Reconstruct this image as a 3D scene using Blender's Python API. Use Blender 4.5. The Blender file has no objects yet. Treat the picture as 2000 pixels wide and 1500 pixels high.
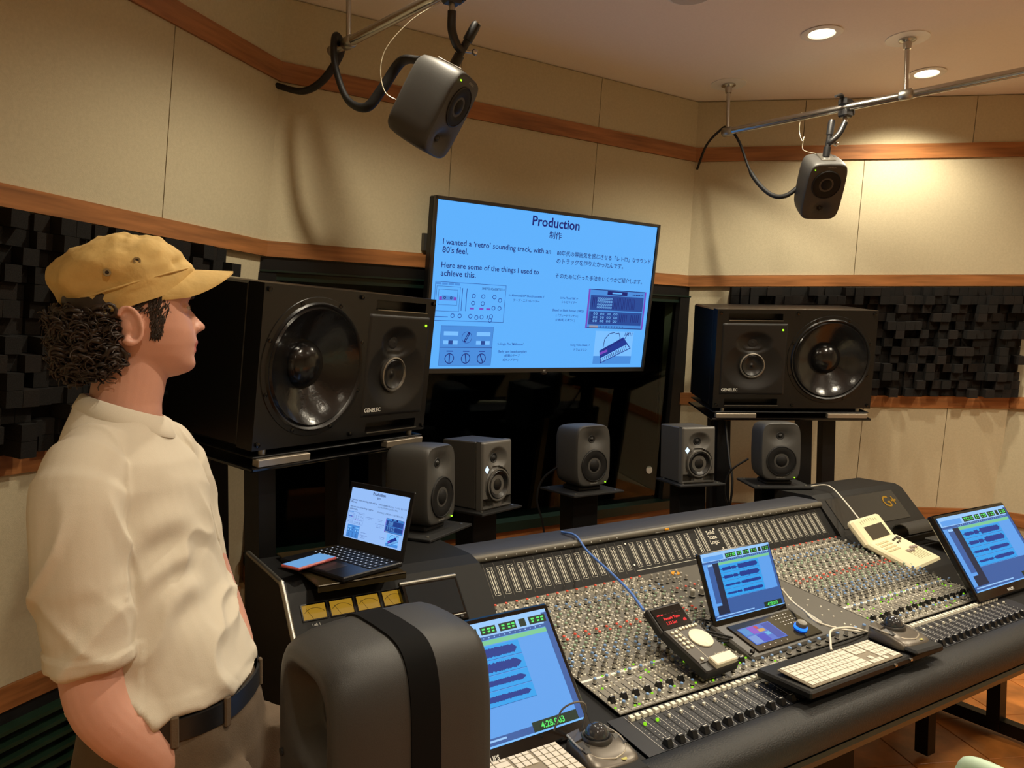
import bpy, bmesh, math, random
from mathutils import Matrix, Vector, Euler
R = math.radians
scene = bpy.context.scene
col = scene.collection

# ---------------------------------------------------------------- camera
cam_data = bpy.data.cameras.new('camera'); cam = bpy.data.objects.new('camera', cam_data); col.objects.link(cam)
HEAD, PITCH, ROLL = R(57.5), R(2.4), R(0.4)
_fw = Vector((math.cos(HEAD)*math.cos(PITCH), math.sin(HEAD)*math.cos(PITCH), -math.sin(PITCH)))
_rt = Vector((math.sin(HEAD), -math.cos(HEAD), 0)); _up = _rt.cross(_fw)
_r2 = _rt*math.cos(ROLL) + _up*math.sin(ROLL); _u2 = _up*math.cos(ROLL) - _rt*math.sin(ROLL)
cam.matrix_world = Matrix(((_r2.x, _u2.x, -_fw.x, 0), (_r2.y, _u2.y, -_fw.y, 0), (_r2.z, _u2.z, -_fw.z, 1.65), (0, 0, 0, 1)))
cam_data.sensor_fit = 'HORIZONTAL'; cam_data.sensor_width = 36.0; cam_data.lens = 27.0
cam_data.clip_start = 0.05; cam_data.clip_end = 60
scene.camera = cam

# ---------------------------------------------------------------- world, exposure
world = bpy.data.worlds.new('world'); scene.world = world; world.use_nodes = True
world.node_tree.nodes['Background'].inputs[0].default_value = (0.9, 0.75, 0.55, 1)
world.node_tree.nodes['Background'].inputs[1].default_value = 0.0
scene.view_settings.view_transform = 'Standard'; scene.view_settings.look = 'None'
scene.view_settings.gamma = 1.0; scene.view_settings.use_curve_mapping = False
scene.view_settings.exposure = 0.0
LAMP_WATTS = 76.0
LAMP_COLOUR = (1.0, 0.885, 0.68)
CEIL = 3.12

# ---------------------------------------------------------------- helpers
def lin(h):
    if isinstance(h, str):
        h = h.lstrip('#'); c = [int(h[i:i+2], 16)/255 for i in (0, 2, 4)]
    else: c = [x/255 for x in h]
    return tuple(x/12.92 if x <= 0.04045 else ((x+0.055)/1.055)**2.4 for x in c)
MATS = {}
def mat(name, c, rough=0.5, metal=0.0, emit=0.0, noise=None, bump=None, spec=0.5, coat=0.0, alpha=1.0, trans=0.0):
    """noise = (scale, amount[, stretch xyz]) colour mottling; bump = (scale, strength)"""
    if name in MATS: return MATS[name]
    m = bpy.data.materials.new(name); m.use_nodes = True; nt = m.node_tree; b = nt.nodes['Principled BSDF']
    c = lin(c); rgba = (*c, 1)
    b.inputs['Base Color'].default_value = rgba; b.inputs['Roughness'].default_value = rough
    b.inputs['Metallic'].default_value = metal; b.inputs['Specular IOR Level'].default_value = spec
    b.inputs['Coat Weight'].default_value = coat
    if trans: b.inputs['Transmission Weight'].default_value = trans
    if emit:
        b.inputs['Emission Color'].default_value = rgba; b.inputs['Emission Strength'].default_value = emit
        b.inputs['Base Color'].default_value = (0.01, 0.01, 0.01, 1)
        b.inputs['Specular IOR Level'].default_value = 0.2
    if noise or bump:
        tc = nt.nodes.new('ShaderNodeTexCoord')
    if noise:
        mp = nt.nodes.new('ShaderNodeMapping'); nt.links.new(tc.outputs['Object'], mp.inputs[0])
        if len(noise) > 2: mp.inputs['Scale'].default_value = noise[2]
        n = nt.nodes.new('ShaderNodeTexNoise'); n.inputs['Scale'].default_value = noise[0]; n.inputs['Detail'].default_value = 6
        nt.links.new(mp.outputs[0], n.inputs['Vector'])
        r = nt.nodes.new('ShaderNodeValToRGB'); a = noise[1]
        r.color_ramp.elements[0].position = 0.3; r.color_ramp.elements[1].position = 0.7
        r.color_ramp.elements[0].color = (*[max(0, x*(1-a)) for x in c], 1)
        r.color_ramp.elements[1].color = (*[min(1, x*(1+a)) for x in c], 1)
        nt.links.new(n.outputs['Fac'], r.inputs[0]); nt.links.new(r.outputs[0], b.inputs['Base Color'])
    if bump:
        n2 = nt.nodes.new('ShaderNodeTexNoise'); n2.inputs['Scale'].default_value = bump[0]; n2.inputs['Detail'].default_value = 3
        nt.links.new(tc.outputs['Object'], n2.inputs['Vector'])
        bp = nt.nodes.new('ShaderNodeBump'); bp.inputs['Strength'].default_value = bump[1]; bp.inputs['Distance'].default_value = 0.004
        nt.links.new(n2.outputs['Fac'], bp.inputs['Height']); nt.links.new(bp.outputs[0], b.inputs['Normal'])
    MATS[name] = m
    return m

class MB:
    """collects shapes; build() links them as one mesh object"""
    def __init__(s): s.v = []; s.f = []; s.m = []; s.mats = []
    def mi(s, m):
        if m not in s.mats: s.mats.append(m)
        return s.mats.index(m)
    def add(s, vs, fs, m, M=None):
        o = len(s.v)
        s.v += [(M @ Vector(v))[:] if M else tuple(v) for v in vs]
        k = s.mi(m); s.f += [tuple(i+o for i in f) for f in fs]; s.m += [k]*len(fs)
        return s
    def hexa(s, p, m, M=None):  # 8 points: 0-3 bottom loop, 4-7 top loop
        return s.add(p, [(3,2,1,0), (4,5,6,7), (0,1,5,4), (1,2,6,5), (2,3,7,6), (3,0,4,7)], m, M)
    def box(s, c, d, m, M=None):
        x, y, z = c; a, b, e = d[0]/2, d[1]/2, d[2]/2
        return s.hexa([(x-a,y-b,z-e),(x+a,y-b,z-e),(x+a,y+b,z-e),(x-a,y+b,z-e),(x-a,y-b,z+e),(x+a,y-b,z+e),(x+a,y+b,z+e),(x-a,y+b,z+e)], m, M)
    def bbox(s, c, d, bev, m, M=None):  # box with chamfered edges
        x, y, z = c; a, b, e = d[0]/2, d[1]/2, d[2]/2; t = min(bev, a*.95, b*.95, e*.95)
        vs = []; idx = {}
        for sx in (-1, 1):
            for sy in (-1, 1):
                for sz in (-1, 1):
                    for k in range(3):
                        p = [sx*(a-t), sy*(b-t), sz*(e-t)]; p[k] = (sx, sy, sz)[k]*(a, b, e)[k]
                        idx[sx, sy, sz, k] = len(vs); vs.append((x+p[0], y+p[1], z+p[2]))
        fs = []
        I = lambda *q: idx[q]
        for sg in (-1, 1):
            fs.append([I(sg,-1,-1,0), I(sg,1,-1,0), I(sg,1,1,0), I(sg,-1,1,0)][::sg])
            fs.append([I(-1,sg,-1,1), I(-1,sg,1,1), I(1,sg,1,1), I(1,sg,-1,1)][::sg])
            fs.append([I(-1,-1,sg,2), I(1,-1,sg,2), I(1,1,sg,2), I(-1,1,sg,2)][::sg])
        for sa in (-1, 1):
            for sb in (-1, 1):
                q = sa*sb
                fs.append([I(-1,sa,sb,1), I(1,sa,sb,1), I(1,sa,sb,2), I(-1,sa,sb,2)][::-q])
                fs.append([I(sa,-1,sb,2), I(sa,1,sb,2), I(sa,1,sb,0), I(sa,-1,sb,0)][::-q])
                fs.append([I(sa,sb,-1,0), I(sa,sb,1,0), I(sa,sb,1,1), I(sa,sb,-1,1)][::-q])
                for sc in (-1, 1):
                    fs.append([I(sa,sb,sc,0), I(sa,sb,sc,1), I(sa,sb,sc,2)][::sa*sb*sc])
        return s.add(vs, fs, m, M)
    def lathe(s, prof, m, M=None, n=24, axis='z', cap=(True, True)):
        """prof: list of (r, h); revolved about axis; m may be list per segment"""
        rings = []; vs = []
        for r, h in prof:
            ring = []
            for i in range(n):
                a = 2*math.pi*i/n; x, y = r*math.cos(a), r*math.sin(a)
                ring.append(len(vs)); vs.append({'z': (x, y, h), 'y': (x, h, -y), 'x': (h, x, y)}[axis])
            rings.append(ring)
        o = len(s.v); s.v += [(M @ Vector(v))[:] if M else v for v in vs]
        for k in range(len(rings)-1):
            mm = s.mi(m[k] if isinstance(m, (list, tuple)) else m)
            for i in range(n):
                j = (i+1) % n
                s.f.append((rings[k][i]+o, rings[k][j]+o, rings[k+1][j]+o, rings[k+1][i]+o)); s.m.append(mm)
        m0 = m[0] if isinstance(m, (list, tuple)) else m; m1 = m[-1] if isinstance(m, (list, tuple)) else m
        if cap[0]: s.f.append(tuple(i+o for i in rings[0][::-1])); s.m.append(s.mi(m0))
        if cap[1]: s.f.append(tuple(i+o for i in rings[-1])); s.m.append(s.mi(m1))
        return s
    def tube(s, pts, r, m, n=8, M=None, closed=False, flat=1.0):
        pts = [Vector(p) for p in pts]; N = len(pts); vs = []; up = None
        for i, p in enumerate(pts):
            t = (pts[min(i+1, N-1)] - pts[max(i-1, 0)]).normalized()
            if up is None:
                up = Vector((0, 0, 1)) if abs(t.z) < .9 else Vector((1, 0, 0))
            a = (up - t*up.dot(t)).normalized(); up = a; b = t.cross(a)
            rr = r[i] if isinstance(r, (list, tuple)) else r
            for k in range(n):
                an = 2*math.pi*k/n; vs.append(p + a*math.cos(an)*rr*flat + b*math.sin(an)*rr)
        fs = []
        for i in range(N-1):
            for k in range(n):
                fs.append((i*n+k, i*n+(k+1) % n, (i+1)*n+(k+1) % n, (i+1)*n+k))
        fs.append(tuple(range(n))[::-1]); fs.append(tuple((N-1)*n+k for k in range(n)))
        return s.add(vs, fs, m, M)
    def loft(s, rings, m, M=None, cap=(True, True)):
        n = len(rings[0]); vs = [p for r in rings for p in r]; fs = []
        for i in range(len(rings)-1):
            for k in range(n):
                fs.append((i*n+k, i*n+(k+1) % n, (i+1)*n+(k+1) % n, (i+1)*n+k))
        if cap[0]: fs.append(tuple(range(n))[::-1])
        if cap[1]: fs.append(tuple((len(rings)-1)*n+k for k in range(n)))
        return s.add(vs, fs, m, M)
    def quad(s, p, m, M=None): return s.add(p, [tuple(range(len(p)))], m, M)
    def build(s, name, parent=None, smooth=None, label=None, cat=None, group=None, kind=None, recalc=False):
        me = bpy.data.meshes.new(name); me.from_pydata(s.v, [], s.f); me.update()
        for m in s.mats: me.materials.append(m)
        me.polygons.foreach_set('material_index', s.m)
        if recalc:
            bm = bmesh.new(); bm.from_mesh(me); bmesh.ops.recalc_face_normals(bm, faces=bm.faces); bm.to_mesh(me); bm.free()
        if smooth is not None:
            me.polygons.foreach_set('use_smooth', [True]*len(me.polygons))
            if smooth < 180: me.set_sharp_from_angle(angle=R(smooth))
        o = bpy.data.objects.new(name, me); col.objects.link(o)
        if parent: o.parent = parent
        tag(o, label, cat, group, kind)
        return o
def tag(o, label=None, cat=None, group=None, kind=None):
    if label: o['label'] = label
    if cat: o['category'] = cat
    if group: o['group'] = group
    if kind: o['kind'] = kind
    return o
def empty(name, loc=(0,0,0), yaw=0, tilt=0, roll=0, label=None, cat=None, group=None):
    o = bpy.data.objects.new(name, None); col.objects.link(o); o.empty_display_size = 0.05
    o.rotation_mode = 'YXZ'; o.location = loc; o.rotation_euler = (R(tilt), R(roll), R(yaw))
    return tag(o, label, cat, group)
def copy_obj(o, parent=None):
    c = o.copy(); col.objects.link(c)
    if parent is not None: c.parent = parent
    return c
def copy_tree(o, parent=None):
    c = copy_obj(o, parent)
    for ch in list(o.children): copy_tree(ch, c)
    return c
def text_mesh(txt, size, align='LEFT', lines=1.0, bold=0.0, sx=1.0):
    """returns (verts, faces) of flat lettering in the xy plane, baseline at 0"""
    cu = bpy.data.curves.new('t', 'FONT'); cu.body = txt; cu.size = size; cu.align_x = align; cu.space_line = lines
    cu.resolution_u = 2; cu.offset = bold; cu.fill_mode = 'FRONT'
    o = bpy.data.objects.new('t', cu); col.objects.link(o)
    dg = bpy.context.evaluated_depsgraph_get(); me = bpy.data.meshes.new_from_object(o.evaluated_get(dg))
    vs = [(v.co.x*sx, v.co.y, 0) for v in me.vertices]; fs = [tuple(p.vertices) for p in me.polygons]
    bpy.data.objects.remove(o); bpy.data.curves.remove(cu); bpy.data.meshes.remove(me)
    return vs, fs
FRONT = Matrix(((1,0,0,0), (0,0,-1,0), (0,1,0,0), (0,0,0,1)))   # xy drawing -> upright plate facing -y (x right, y up)
def T(x, y, z): return Matrix.Translation((x, y, z))
def put_text(mb, txt, size, M, m, align='LEFT', **k):
    vs, fs = text_mesh(txt, size, align, **k)
    if vs: mb.add(vs, fs, m, M)
def bez(pts, n=8):
    """Catmull-Rom through points"""
    P = [Vector(p) for p in pts]; P = [P[0]*2-P[1]] + P + [P[-1]*2-P[-2]]; out = []
    for i in range(1, len(P)-2):
        for k in range(n):
            t = k/n; a, b, c, d = P[i-1], P[i], P[i+1], P[i+2]
            out.append(0.5*((2*b) + (c-a)*t + (2*a-5*b+4*c-d)*t*t + (3*b-a-3*c+d)*t**3))
    out.append(P[-2]); return out

# ---------------------------------------------------------------- materials
M_fabric = mat('wall_fabric', (190,180,152), .95, noise=(90, .05), bump=(420, .25), spec=.1)
M_fabric2 = M_fabric
M_wood = mat('cherry_wood', (152,100,58), .42, noise=(3.2, .35, (1, 1, 14)), spec=.4)
M_woodR = mat('cherry_wood_floor_trim', (140,74,30), .45, noise=(3.0, .3, (1, 1, 12)))
M_ceil = mat('ceiling_paint', (240,230,218), .9, noise=(120, .02))
M_foam = mat('foam_charcoal', (34,33,32), .95, noise=(300, .2), bump=(500, .4), spec=.1)
M_foam2 = mat('foam_charcoal_brown', (38,35,33), .95, noise=(300, .2), bump=(500, .4), spec=.1)
M_black = mat('black_paint', (11,11,12), .45, spec=.35)
M_blackm = mat('black_matte', (13,13,14), .8)
M_blackg = mat('black_gloss', (9,9,10), .12)
M_green = mat('dark_green_lacquer', (16,34,28), .3)
M_steel = mat('brushed_steel', (190,188,182), .22, 1.0)
M_steel2 = mat('satin_aluminium', (170,168,160), .38, 1.0)
M_gen = mat('dark_grey_speaker_paint', (64,63,61), .52, bump=(900, .12))
M_gend = mat('speaker_grille_black', (20,20,21), .55)
M_rubber = mat('rubber_black', (18,18,19), .75)
M_cone = mat('cone_black', (24,24,25), .32)
M_white = mat('white_plastic', (232,230,222), .45)
M_lamp = mat('lamp_glow', (255,236,196), emit=9.0)
M_led = mat('led_green', (170,255,40), emit=1.6)
M_print = mat('white_print', (225,225,220), .6)

# ---------------------------------------------------------------- room shell
class Wall:
    def __init__(s, p0, e, d):
        s.p0, s.e, s.d = Vector(p0), Vector(e), Vector(d); n = s.d.cross(s.e).normalized()
        if n.dot(Vector((2.15, 0, 2)) - s.p0) < 0: n = -n
        s.n = n
    def P(s, u, z, off=0): return s.p0 + s.e*(z-2.1) + s.d*u + s.n*off
    def slab(s, mb, u0, u1, z0, z1, o0, o1, m):
        a = [s.P(u0,z0,o0), s.P(u1,z0,o0), s.P(u1,z0,o1), s.P(u0,z0,o1)]; b = [s.P(u0,z1,o0), s.P(u1,z1,o0), s.P(u1,z1,o1), s.P(u0,z1,o1)]
        mb.hexa(a+b, m)
c38, s38 = math.cos(R(38)), math.sin(R(38))
WL = Wall((.885,3.38,2.1), (.06,-.107,1), (c38,s38,0))
WF = Wall((.885,3.38,2.1), (0,-.107,1), (1,0,0))
WR = Wall((3.405,3.38,2.1), (-.045,-.107,1), (c38,-s38,0))
UL = -1.96; UR = 2.02

def panels(parent, W, rows, name='wall_panel'):
    for z0, z1, seams in rows:
        for a, b in zip(seams[:-1], seams[1:]):
            mb = MB(); W.slab(mb, a+.002, b-.002, z0+.001, z1-.001, 0, .012, M_fabric); mb.build(name, parent)
def struct(name, mb, **k): return mb.build(name, kind='structure', **k)

mb = MB(); WL.slab(mb, UL, 0.12, 0, CEIL, -.15, 0, M_fabric2); wall_left = struct('wall_left', mb)
panels(wall_left, WL, [(2.86,CEIL-.005,[UL,-1.25,-.585,.0]), (2.12,2.78,[UL,-1.25,-.59,.0]), (.59,1.27,[UL,-1.3,-.6,.0])])
mb = MB(); WR.slab(mb, -.12, UR, 0, CEIL, -.15, 0, M_fabric2); wall_right = struct('wall_right', mb)
panels(wall_right, WR, [(2.86,CEIL-.005,[0,.615,1.555,UR]), (2.12,2.78,[0,.97,UR]), (.715,1.335,[0,.62,1.1,1.585,1.93]), (.06,.64,[0,.62,1.585,1.92])])
# front wall: above and below the window
mb = MB(); WF.slab(mb, -.15, 2.75, 2.05, CEIL, -.15, 0, M_fabric2); WF.slab(mb, -.3, 2.9, 0, .60, -.15, 0, M_fabric2); wall_front = struct('wall_front', mb)
panels(wall_front, WF, [(2.86,CEIL-.005,[0,.9,1.75,2.52]), (2.12,2.78,[0,.87,1.75,2.53]), (.06,.585,[-.05,.6,1.2,1.55,2.1,2.62])])
trim_id = [0]
def trim(W, u0, u1, z0, z1, m=M_wood, off=.022):
    trim_id[0] += 1; mb = MB(); W.slab(mb, u0, u1, z0, z1, -.01, off, m); return struct('trim_%d' % trim_id[0], mb)
for z0, z1 in ((2.78,2.86), (2.055,2.12)):
    trim(WL, UL, .012, z0, z1); trim(WF, 0, 2.52, z0, z1); trim(WR, -.012, UR, z0, z1)
trim(WL, UL, .0, 1.27, 1.333); trim(WL, UL, .0, .51, .59)
trim(WR, 0, 1.965, 1.335, 1.405); trim(WR, 0, 1.93, .64, .715); trim(WR, 0, 1.9, 0.0, .09, M_woodR)
trim(WF, -.06, 2.6, .595, .680, M_wood)
# side and rear walls that close the room behind the camera
mb = MB(); mb.box((5.06, -.5, CEIL/2), (.2, 5.9, CEIL), M_fabric); struct('wall_right_rear', mb)
mb = MB(); mb.box((-.78, -.5, CEIL/2), (.2, 5.6, CEIL), M_fabric); struct('wall_left_rear', mb)
mb = MB(); mb.box((2.15, -3.3, CEIL/2), (6.2, .2, CEIL), M_fabric); struct('wall_back', mb)
for z0, z1 in ((2.78,2.86), (2.055,2.12), (1.335,1.405), (.64,.715)):
    trim_id[0] += 1; mb = MB(); mb.box((4.955, .2, (z0+z1)/2), (.03, 4.1, z1-z0), M_wood); struct('trim_%d' % trim_id[0], mb)
mb = MB(); mb.box((2.15, .3, CEIL+.06), (6.4, 8.2, .12), M_ceil); ceiling = struct('ceiling', mb)

# floor of large terracotta coloured stone tiles laid on the diagonal
M_tile = mat('terracotta_marble', (196,122,58), .32, noise=(5.5, .45), spec=.4)
M_grout = mat('pale_grout', (196,172,136), .8)
mb = MB(); mb.box((2.15, .3, -.03), (6.4, 8.2, .05), M_grout); floor = struct('floor', mb)
ta = R(-24.7); tdx, tdy = Vector((math.cos(ta), math.sin(ta), 0)), Vector((-math.sin(ta), math.cos(ta), 0)); TS = .34
tile_me = None
for i in range(-9, 20):
    for j in range(-12, 14):
        c = tdx*(2.361+TS*(i-6)+TS/2) + tdy*(2.778+TS*(j-6)+TS/2)
        if not (-.6 < c.x < 4.9 and -1.1 < c.y < 3.3): continue
        if c.y - 3.38 > (c.x-.885)*.78 or c.y - 3.38 > -(c.x-3.4)*.78: continue
        if tile_me is None:
            mb = MB(); mb.bbox((0,0,-.004), (TS-.004, TS-.004, .012), .0015, M_tile); t = mb.build('floor_tile', floor); tile_me = t.data
        else:
            t = bpy.data.objects.new('floor_tile', tile_me); col.objects.link(t); t.parent = floor
        t.location = (c.x, c.y, -.002); t.rotation_euler = (0, 0, ta)

# ---------------------------------------------------------------- window to the unlit room behind
def frame_bar(mb, u0, u1, z0, z1, o0, o1, m): WF.slab(mb, u0, u1, z0, z1, o0, o1, m)
mb = MB()
frame_bar(mb, -.04, 2.56, 1.985, 2.052, -.10, .012, M_black)
frame_bar(mb, -.04, .05, .735, 1.985, -.10, .015, M_black); frame_bar(mb, 2.47, 2.58, .735, 1.985, -.10, .015, M_black)
win = struct('window_1', mb)
mb = MB(); frame_bar(mb, .05, 2.47, 1.955, 1.985, -.08, .004, M_green); frame_bar(mb, -.02, 2.56, 1.99, 1.998, .01, .02, M_green); mb.build('window_head', win)
mb = MB(); frame_bar(mb, -.06, 2.62, .683, .735, -.12, .05, M_green); mb.build('window_sill', win)
M_glass = bpy.data.materials.new('window_glass'); M_glass.use_nodes = True
nt = M_glass.node_tree; nt.nodes.clear()
o_ = nt.nodes.new('ShaderNodeOutputMaterial'); tr = nt.nodes.new('ShaderNodeBsdfTransparent'); gl = nt.nodes.new('ShaderNodeBsdfGlossy')
tr.inputs[0].default_value = (.55,.62,.60,1); gl.inputs['Roughness'].default_value = .02; gl.inputs[0].default_value = (.9,.95,1,1)
fr = nt.nodes.new('ShaderNodeFresnel'); fr.inputs[0].default_value = 1.22; mx = nt.nodes.new('ShaderNodeMixShader')
nt.links.new(fr.outputs[0], mx.inputs[0]); nt.links.new(tr.outputs[0], mx.inputs[1]); nt.links.new(gl.outputs[0], mx.inputs[2]); nt.links.new(mx.outputs[0], o_.inputs[0])
mb = MB(); WF.slab(mb, .05, 2.47, .735, 1.957, -.03, -.02, M_glass); mb.build('window_pane', win)
# the studio floor behind the glass, its unlit look painted in as dark colour
M_unlit = mat('studio_wall_painted_unlit', (46,45,46), .9)
mb = MB(); mb.box((2.15,5.9,1.5), (6,.1,3.2), M_unlit); mb.box((-.6,4.7,1.5), (.1,2.4,3.2), M_unlit); mb.box((4.9,4.7,1.5), (.1,2.4,3.2), M_unlit)
mb.box((2.15,4.8,.3), (5.6,2.2,.05), M_unlit); mb.box((2.15,4.8,3.0), (5.6,2.2,.05), M_unlit); struct('wall_studio_beyond', mb)
M_easel = mat('stand_wood', (150,100,62), .5)
for k, (x, dx, lab) in enumerate(((2.78,.07,'tapering brown wooden leg behind the window, next to the centre speaker'), (2.98,.05,'shorter brown wooden leg half hidden by the centre speaker behind the window'))):
    mb = MB(); mb.loft([[(x-dx-.02,4.05,.42),(x-dx+.03,4.05,.42),(x-dx+.03,4.09,.42),(x-dx-.02,4.09,.42)],[(x+dx-.02,4.05,1.22-.1*k),(x+dx+.02,4.05,1.22-.1*k),(x+dx+.02,4.09,1.22-.1*k),(x+dx-.02,4.09,1.22-.1*k)]], M_easel)
    mb.build('wooden_leg', label=lab, cat='stand leg')
# oval sticker on the glass
mb = MB(); mb.lathe([(.024,0),(.024,.002)], M_white, T(*WF.P(2.37, .925, -.019)) @ Matrix.Rotation(R(83.9),4,'X'), n=24)
mb.build('oval_sticker', label='small oval white sticker on the dark window glass', cat='sticker')

# ---------------------------------------------------------------- foam block diffusers
rnd = random.Random(7)
def diffuser(W, name, label, u0, u1, z0, z1, bs, skip):
    root = MB(); W.slab(root, u0, u1, z0, z1, 0, .012, M_blackm); base = root.build(name, label=label, cat='acoustic panel')
    nu = round((u1-u0)/bs); nz = round((z1-z0)/bs); du = (u1-u0)/nu; dz = (z1-z0)/nz
    for j in range(nz):
        for i in range(nu):
            a, b = u0+i*du, z0+j*dz
            if skip(a, b): continue
            h = rnd.choice((.02,.03,.045,.06,.075,.09,.105)); mb = MB(); W.slab(mb, a+.0008, a+du-.0008, b+.0008, b+dz-.0008, .011, .012+h, rnd.choice((M_foam,M_foam,M_foam2)))
            mb.build('foam_block', base)
diffuser(WR, 'foam_block_diffuser', 'dark grey foam block diffuser beside the speaker with its woofer on the right', .26, 1.945, 1.41, 2.05, .0495, lambda a,b: a < 1.03 and b < 1.94)
diffuser(WL, 'foam_block_diffuser', 'dark grey foam block diffuser behind the person in the cap', -1.38, -.28, 1.34, 2.05, .0515, lambda a,b: False)

# dark green slatted grille at the foot of the left wall
mb = MB(); WL.slab(mb, UL, -.1, .0, .505, 0, .01, M_blackm); gr = mb.build('slatted_grille', label='dark green slatted grille low on the wall behind the person', cat='grille')
M_slat = mat('grille_green', (38,62,46), .4)
for k in range(9):
    z = .03+k*.052; mb = MB(); WL.slab(mb, UL, -.1, z, z+.014, .01, .05, M_slat); mb.build('slat', gr)

# ---------------------------------------------------------------- ceiling lights
def downlight(x, y, label, place=None):
    """one kind of fitting for all; place names those the picture does not reach"""
    sfx = '_%s_offscreen' % place if place else ''
    root = empty('ceiling_downlight'+sfx, (x, y, CEIL), label=label, cat='ceiling light', group='recessed ceiling lights')
    mb = MB(); mb.lathe([(.048,-.001),(.088,-.001),(.092,-.004),(.078,-.010),(.060,-.006),(.056,.004)], M_white, n=32, cap=(False,False)); mb.build('trim_ring', root, smooth=40)
    mb = MB(); mb.lathe([(.006,-.0015),(.056,-.0015)], M_lamp, n=24, cap=(True,False)); mb.build('bulb'+sfx, root)
    d = bpy.data.lights.new('downlight_lamp'+sfx, 'SPOT'); d.energy = LAMP_WATTS; d.color = LAMP_COLOUR; d.spot_size = R(140); d.spot_blend = .6; d.shadow_soft_size = .045
    l = bpy.data.objects.new('downlight_lamp'+sfx, d); col.objects.link(l); l.parent = root; l.location = (0,0,-.03)
downlight(3.114, 2.266, 'recessed round downlight nearest the middle of the ceiling, left of the pipe rod')
downlight(4.007, 2.279, 'recessed round downlight beyond the steel pipe')
for x, y, place, lab in ((1.18,2.266,'front_left','recessed round downlight above the speaker at the television corner'),
                         (1.30,1.0,'desk_left','recessed round downlight over the armrest beside the near strapped speaker'),
                         (3.08,.80,'desk_middle','recessed round downlight over the armrest by the middle keyboard'),
                         (4.2,.80,'desk_right','recessed round downlight over the far end of the armrest'),
                         (.25,-.6,'rear_left','recessed round downlight at the back of the room, on the side of the person'),
                         (2.1,-.7,'rear_middle','recessed round downlight at the back of the room, behind the mint chair'),
                         (3.8,-.8,'rear_right','recessed round downlight at the back of the room, on the side of the far monitor')):
    downlight(x, y, lab, place)
cs = empty('ceiling_speaker', (2.33,2.315,CEIL), label='round pale grille set in the ceiling between the pipes', cat='ceiling speaker')
mb = MB(); mb.lathe([(.10,0),(.10,-.004),(.09,-.008)], M_white, n=32); mb.build('ring', cs, smooth=40)
mb = MB(); mb.lathe([(.088,-.0085),(.02,-.011)], mat('pale_grille', (196,190,180), .7), n=32); mb.build('grille', cs, smooth=40)
# ---------------------------------------------------------------- pipe rails with their rods
def pipe_rail(label, pts, rods, zb, joints):
    root = empty('pipe_rail', (pts[0][0], pts[0][1], zb), label=label, cat='pipe rail')
    L = lambda p: Vector(p) - root.location
    mb = MB(); mb.tube([L((*pts[0],zb)), L((*pts[1],zb))], .019, M_steel, 20); mb.build('pipe', root, smooth=60)
    mb = MB(); d = (Vector((*pts[1],0))-Vector((*pts[0],0))).normalized(); a = L((*pts[0],zb)); mb.tube([a-d*.012, a-d*.006, a+d*.012], [.012,.021,.021], M_steel2, 20); mb.build('end_cap', root, smooth=50)
    for x, y in rods:
        mb = MB(); mb.tube([L((x,y,zb+.01)), L((x,y,CEIL-.02))], .0105, M_steel, 14); mb.build('drop_rod', root, smooth=60)
        mb = MB(); mb.lathe([(.095,0),(.095,-.004),(.03,-.006)], M_white, T(*L((x,y,CEIL))), n=32); mb.build('ceiling_plate', root, smooth=40)
        mb = MB(); mb.lathe([(.038,-.006),(.038,-.012),(.02,-.02),(.016,-.05)], M_steel, T(*L((x,y,CEIL))), n=20); mb.build('flange', root, smooth=40)
        mb = MB(); c = L((x,y,zb)); mb.tube([c-d*.03, c-d*.025, c+d*.025, c+d*.03], [.019,.0245,.0245,.019], M_steel2, 20); mb.build('tee_joint', root, smooth=50)
    return root
RB0, RB1, ZB = Vector((3.27,2.98,0)), Vector((3.90,.62,0)), 2.862
pipe_rail('long polished steel pipe rail crossing below two downlights', [RB0[:2], RB1[:2]], [(3.275,2.962),(3.497,2.085)], ZB, 0)
LB0, LB1 = Vector((1.078,3.065,0)), Vector((1.52,.9,0))
pipe_rail('polished steel pipe rail with a fat black cable looped over its end', [LB0[:2], LB1[:2]], [(1.103,2.945),(1.35,1.72)], ZB, 0)

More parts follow.
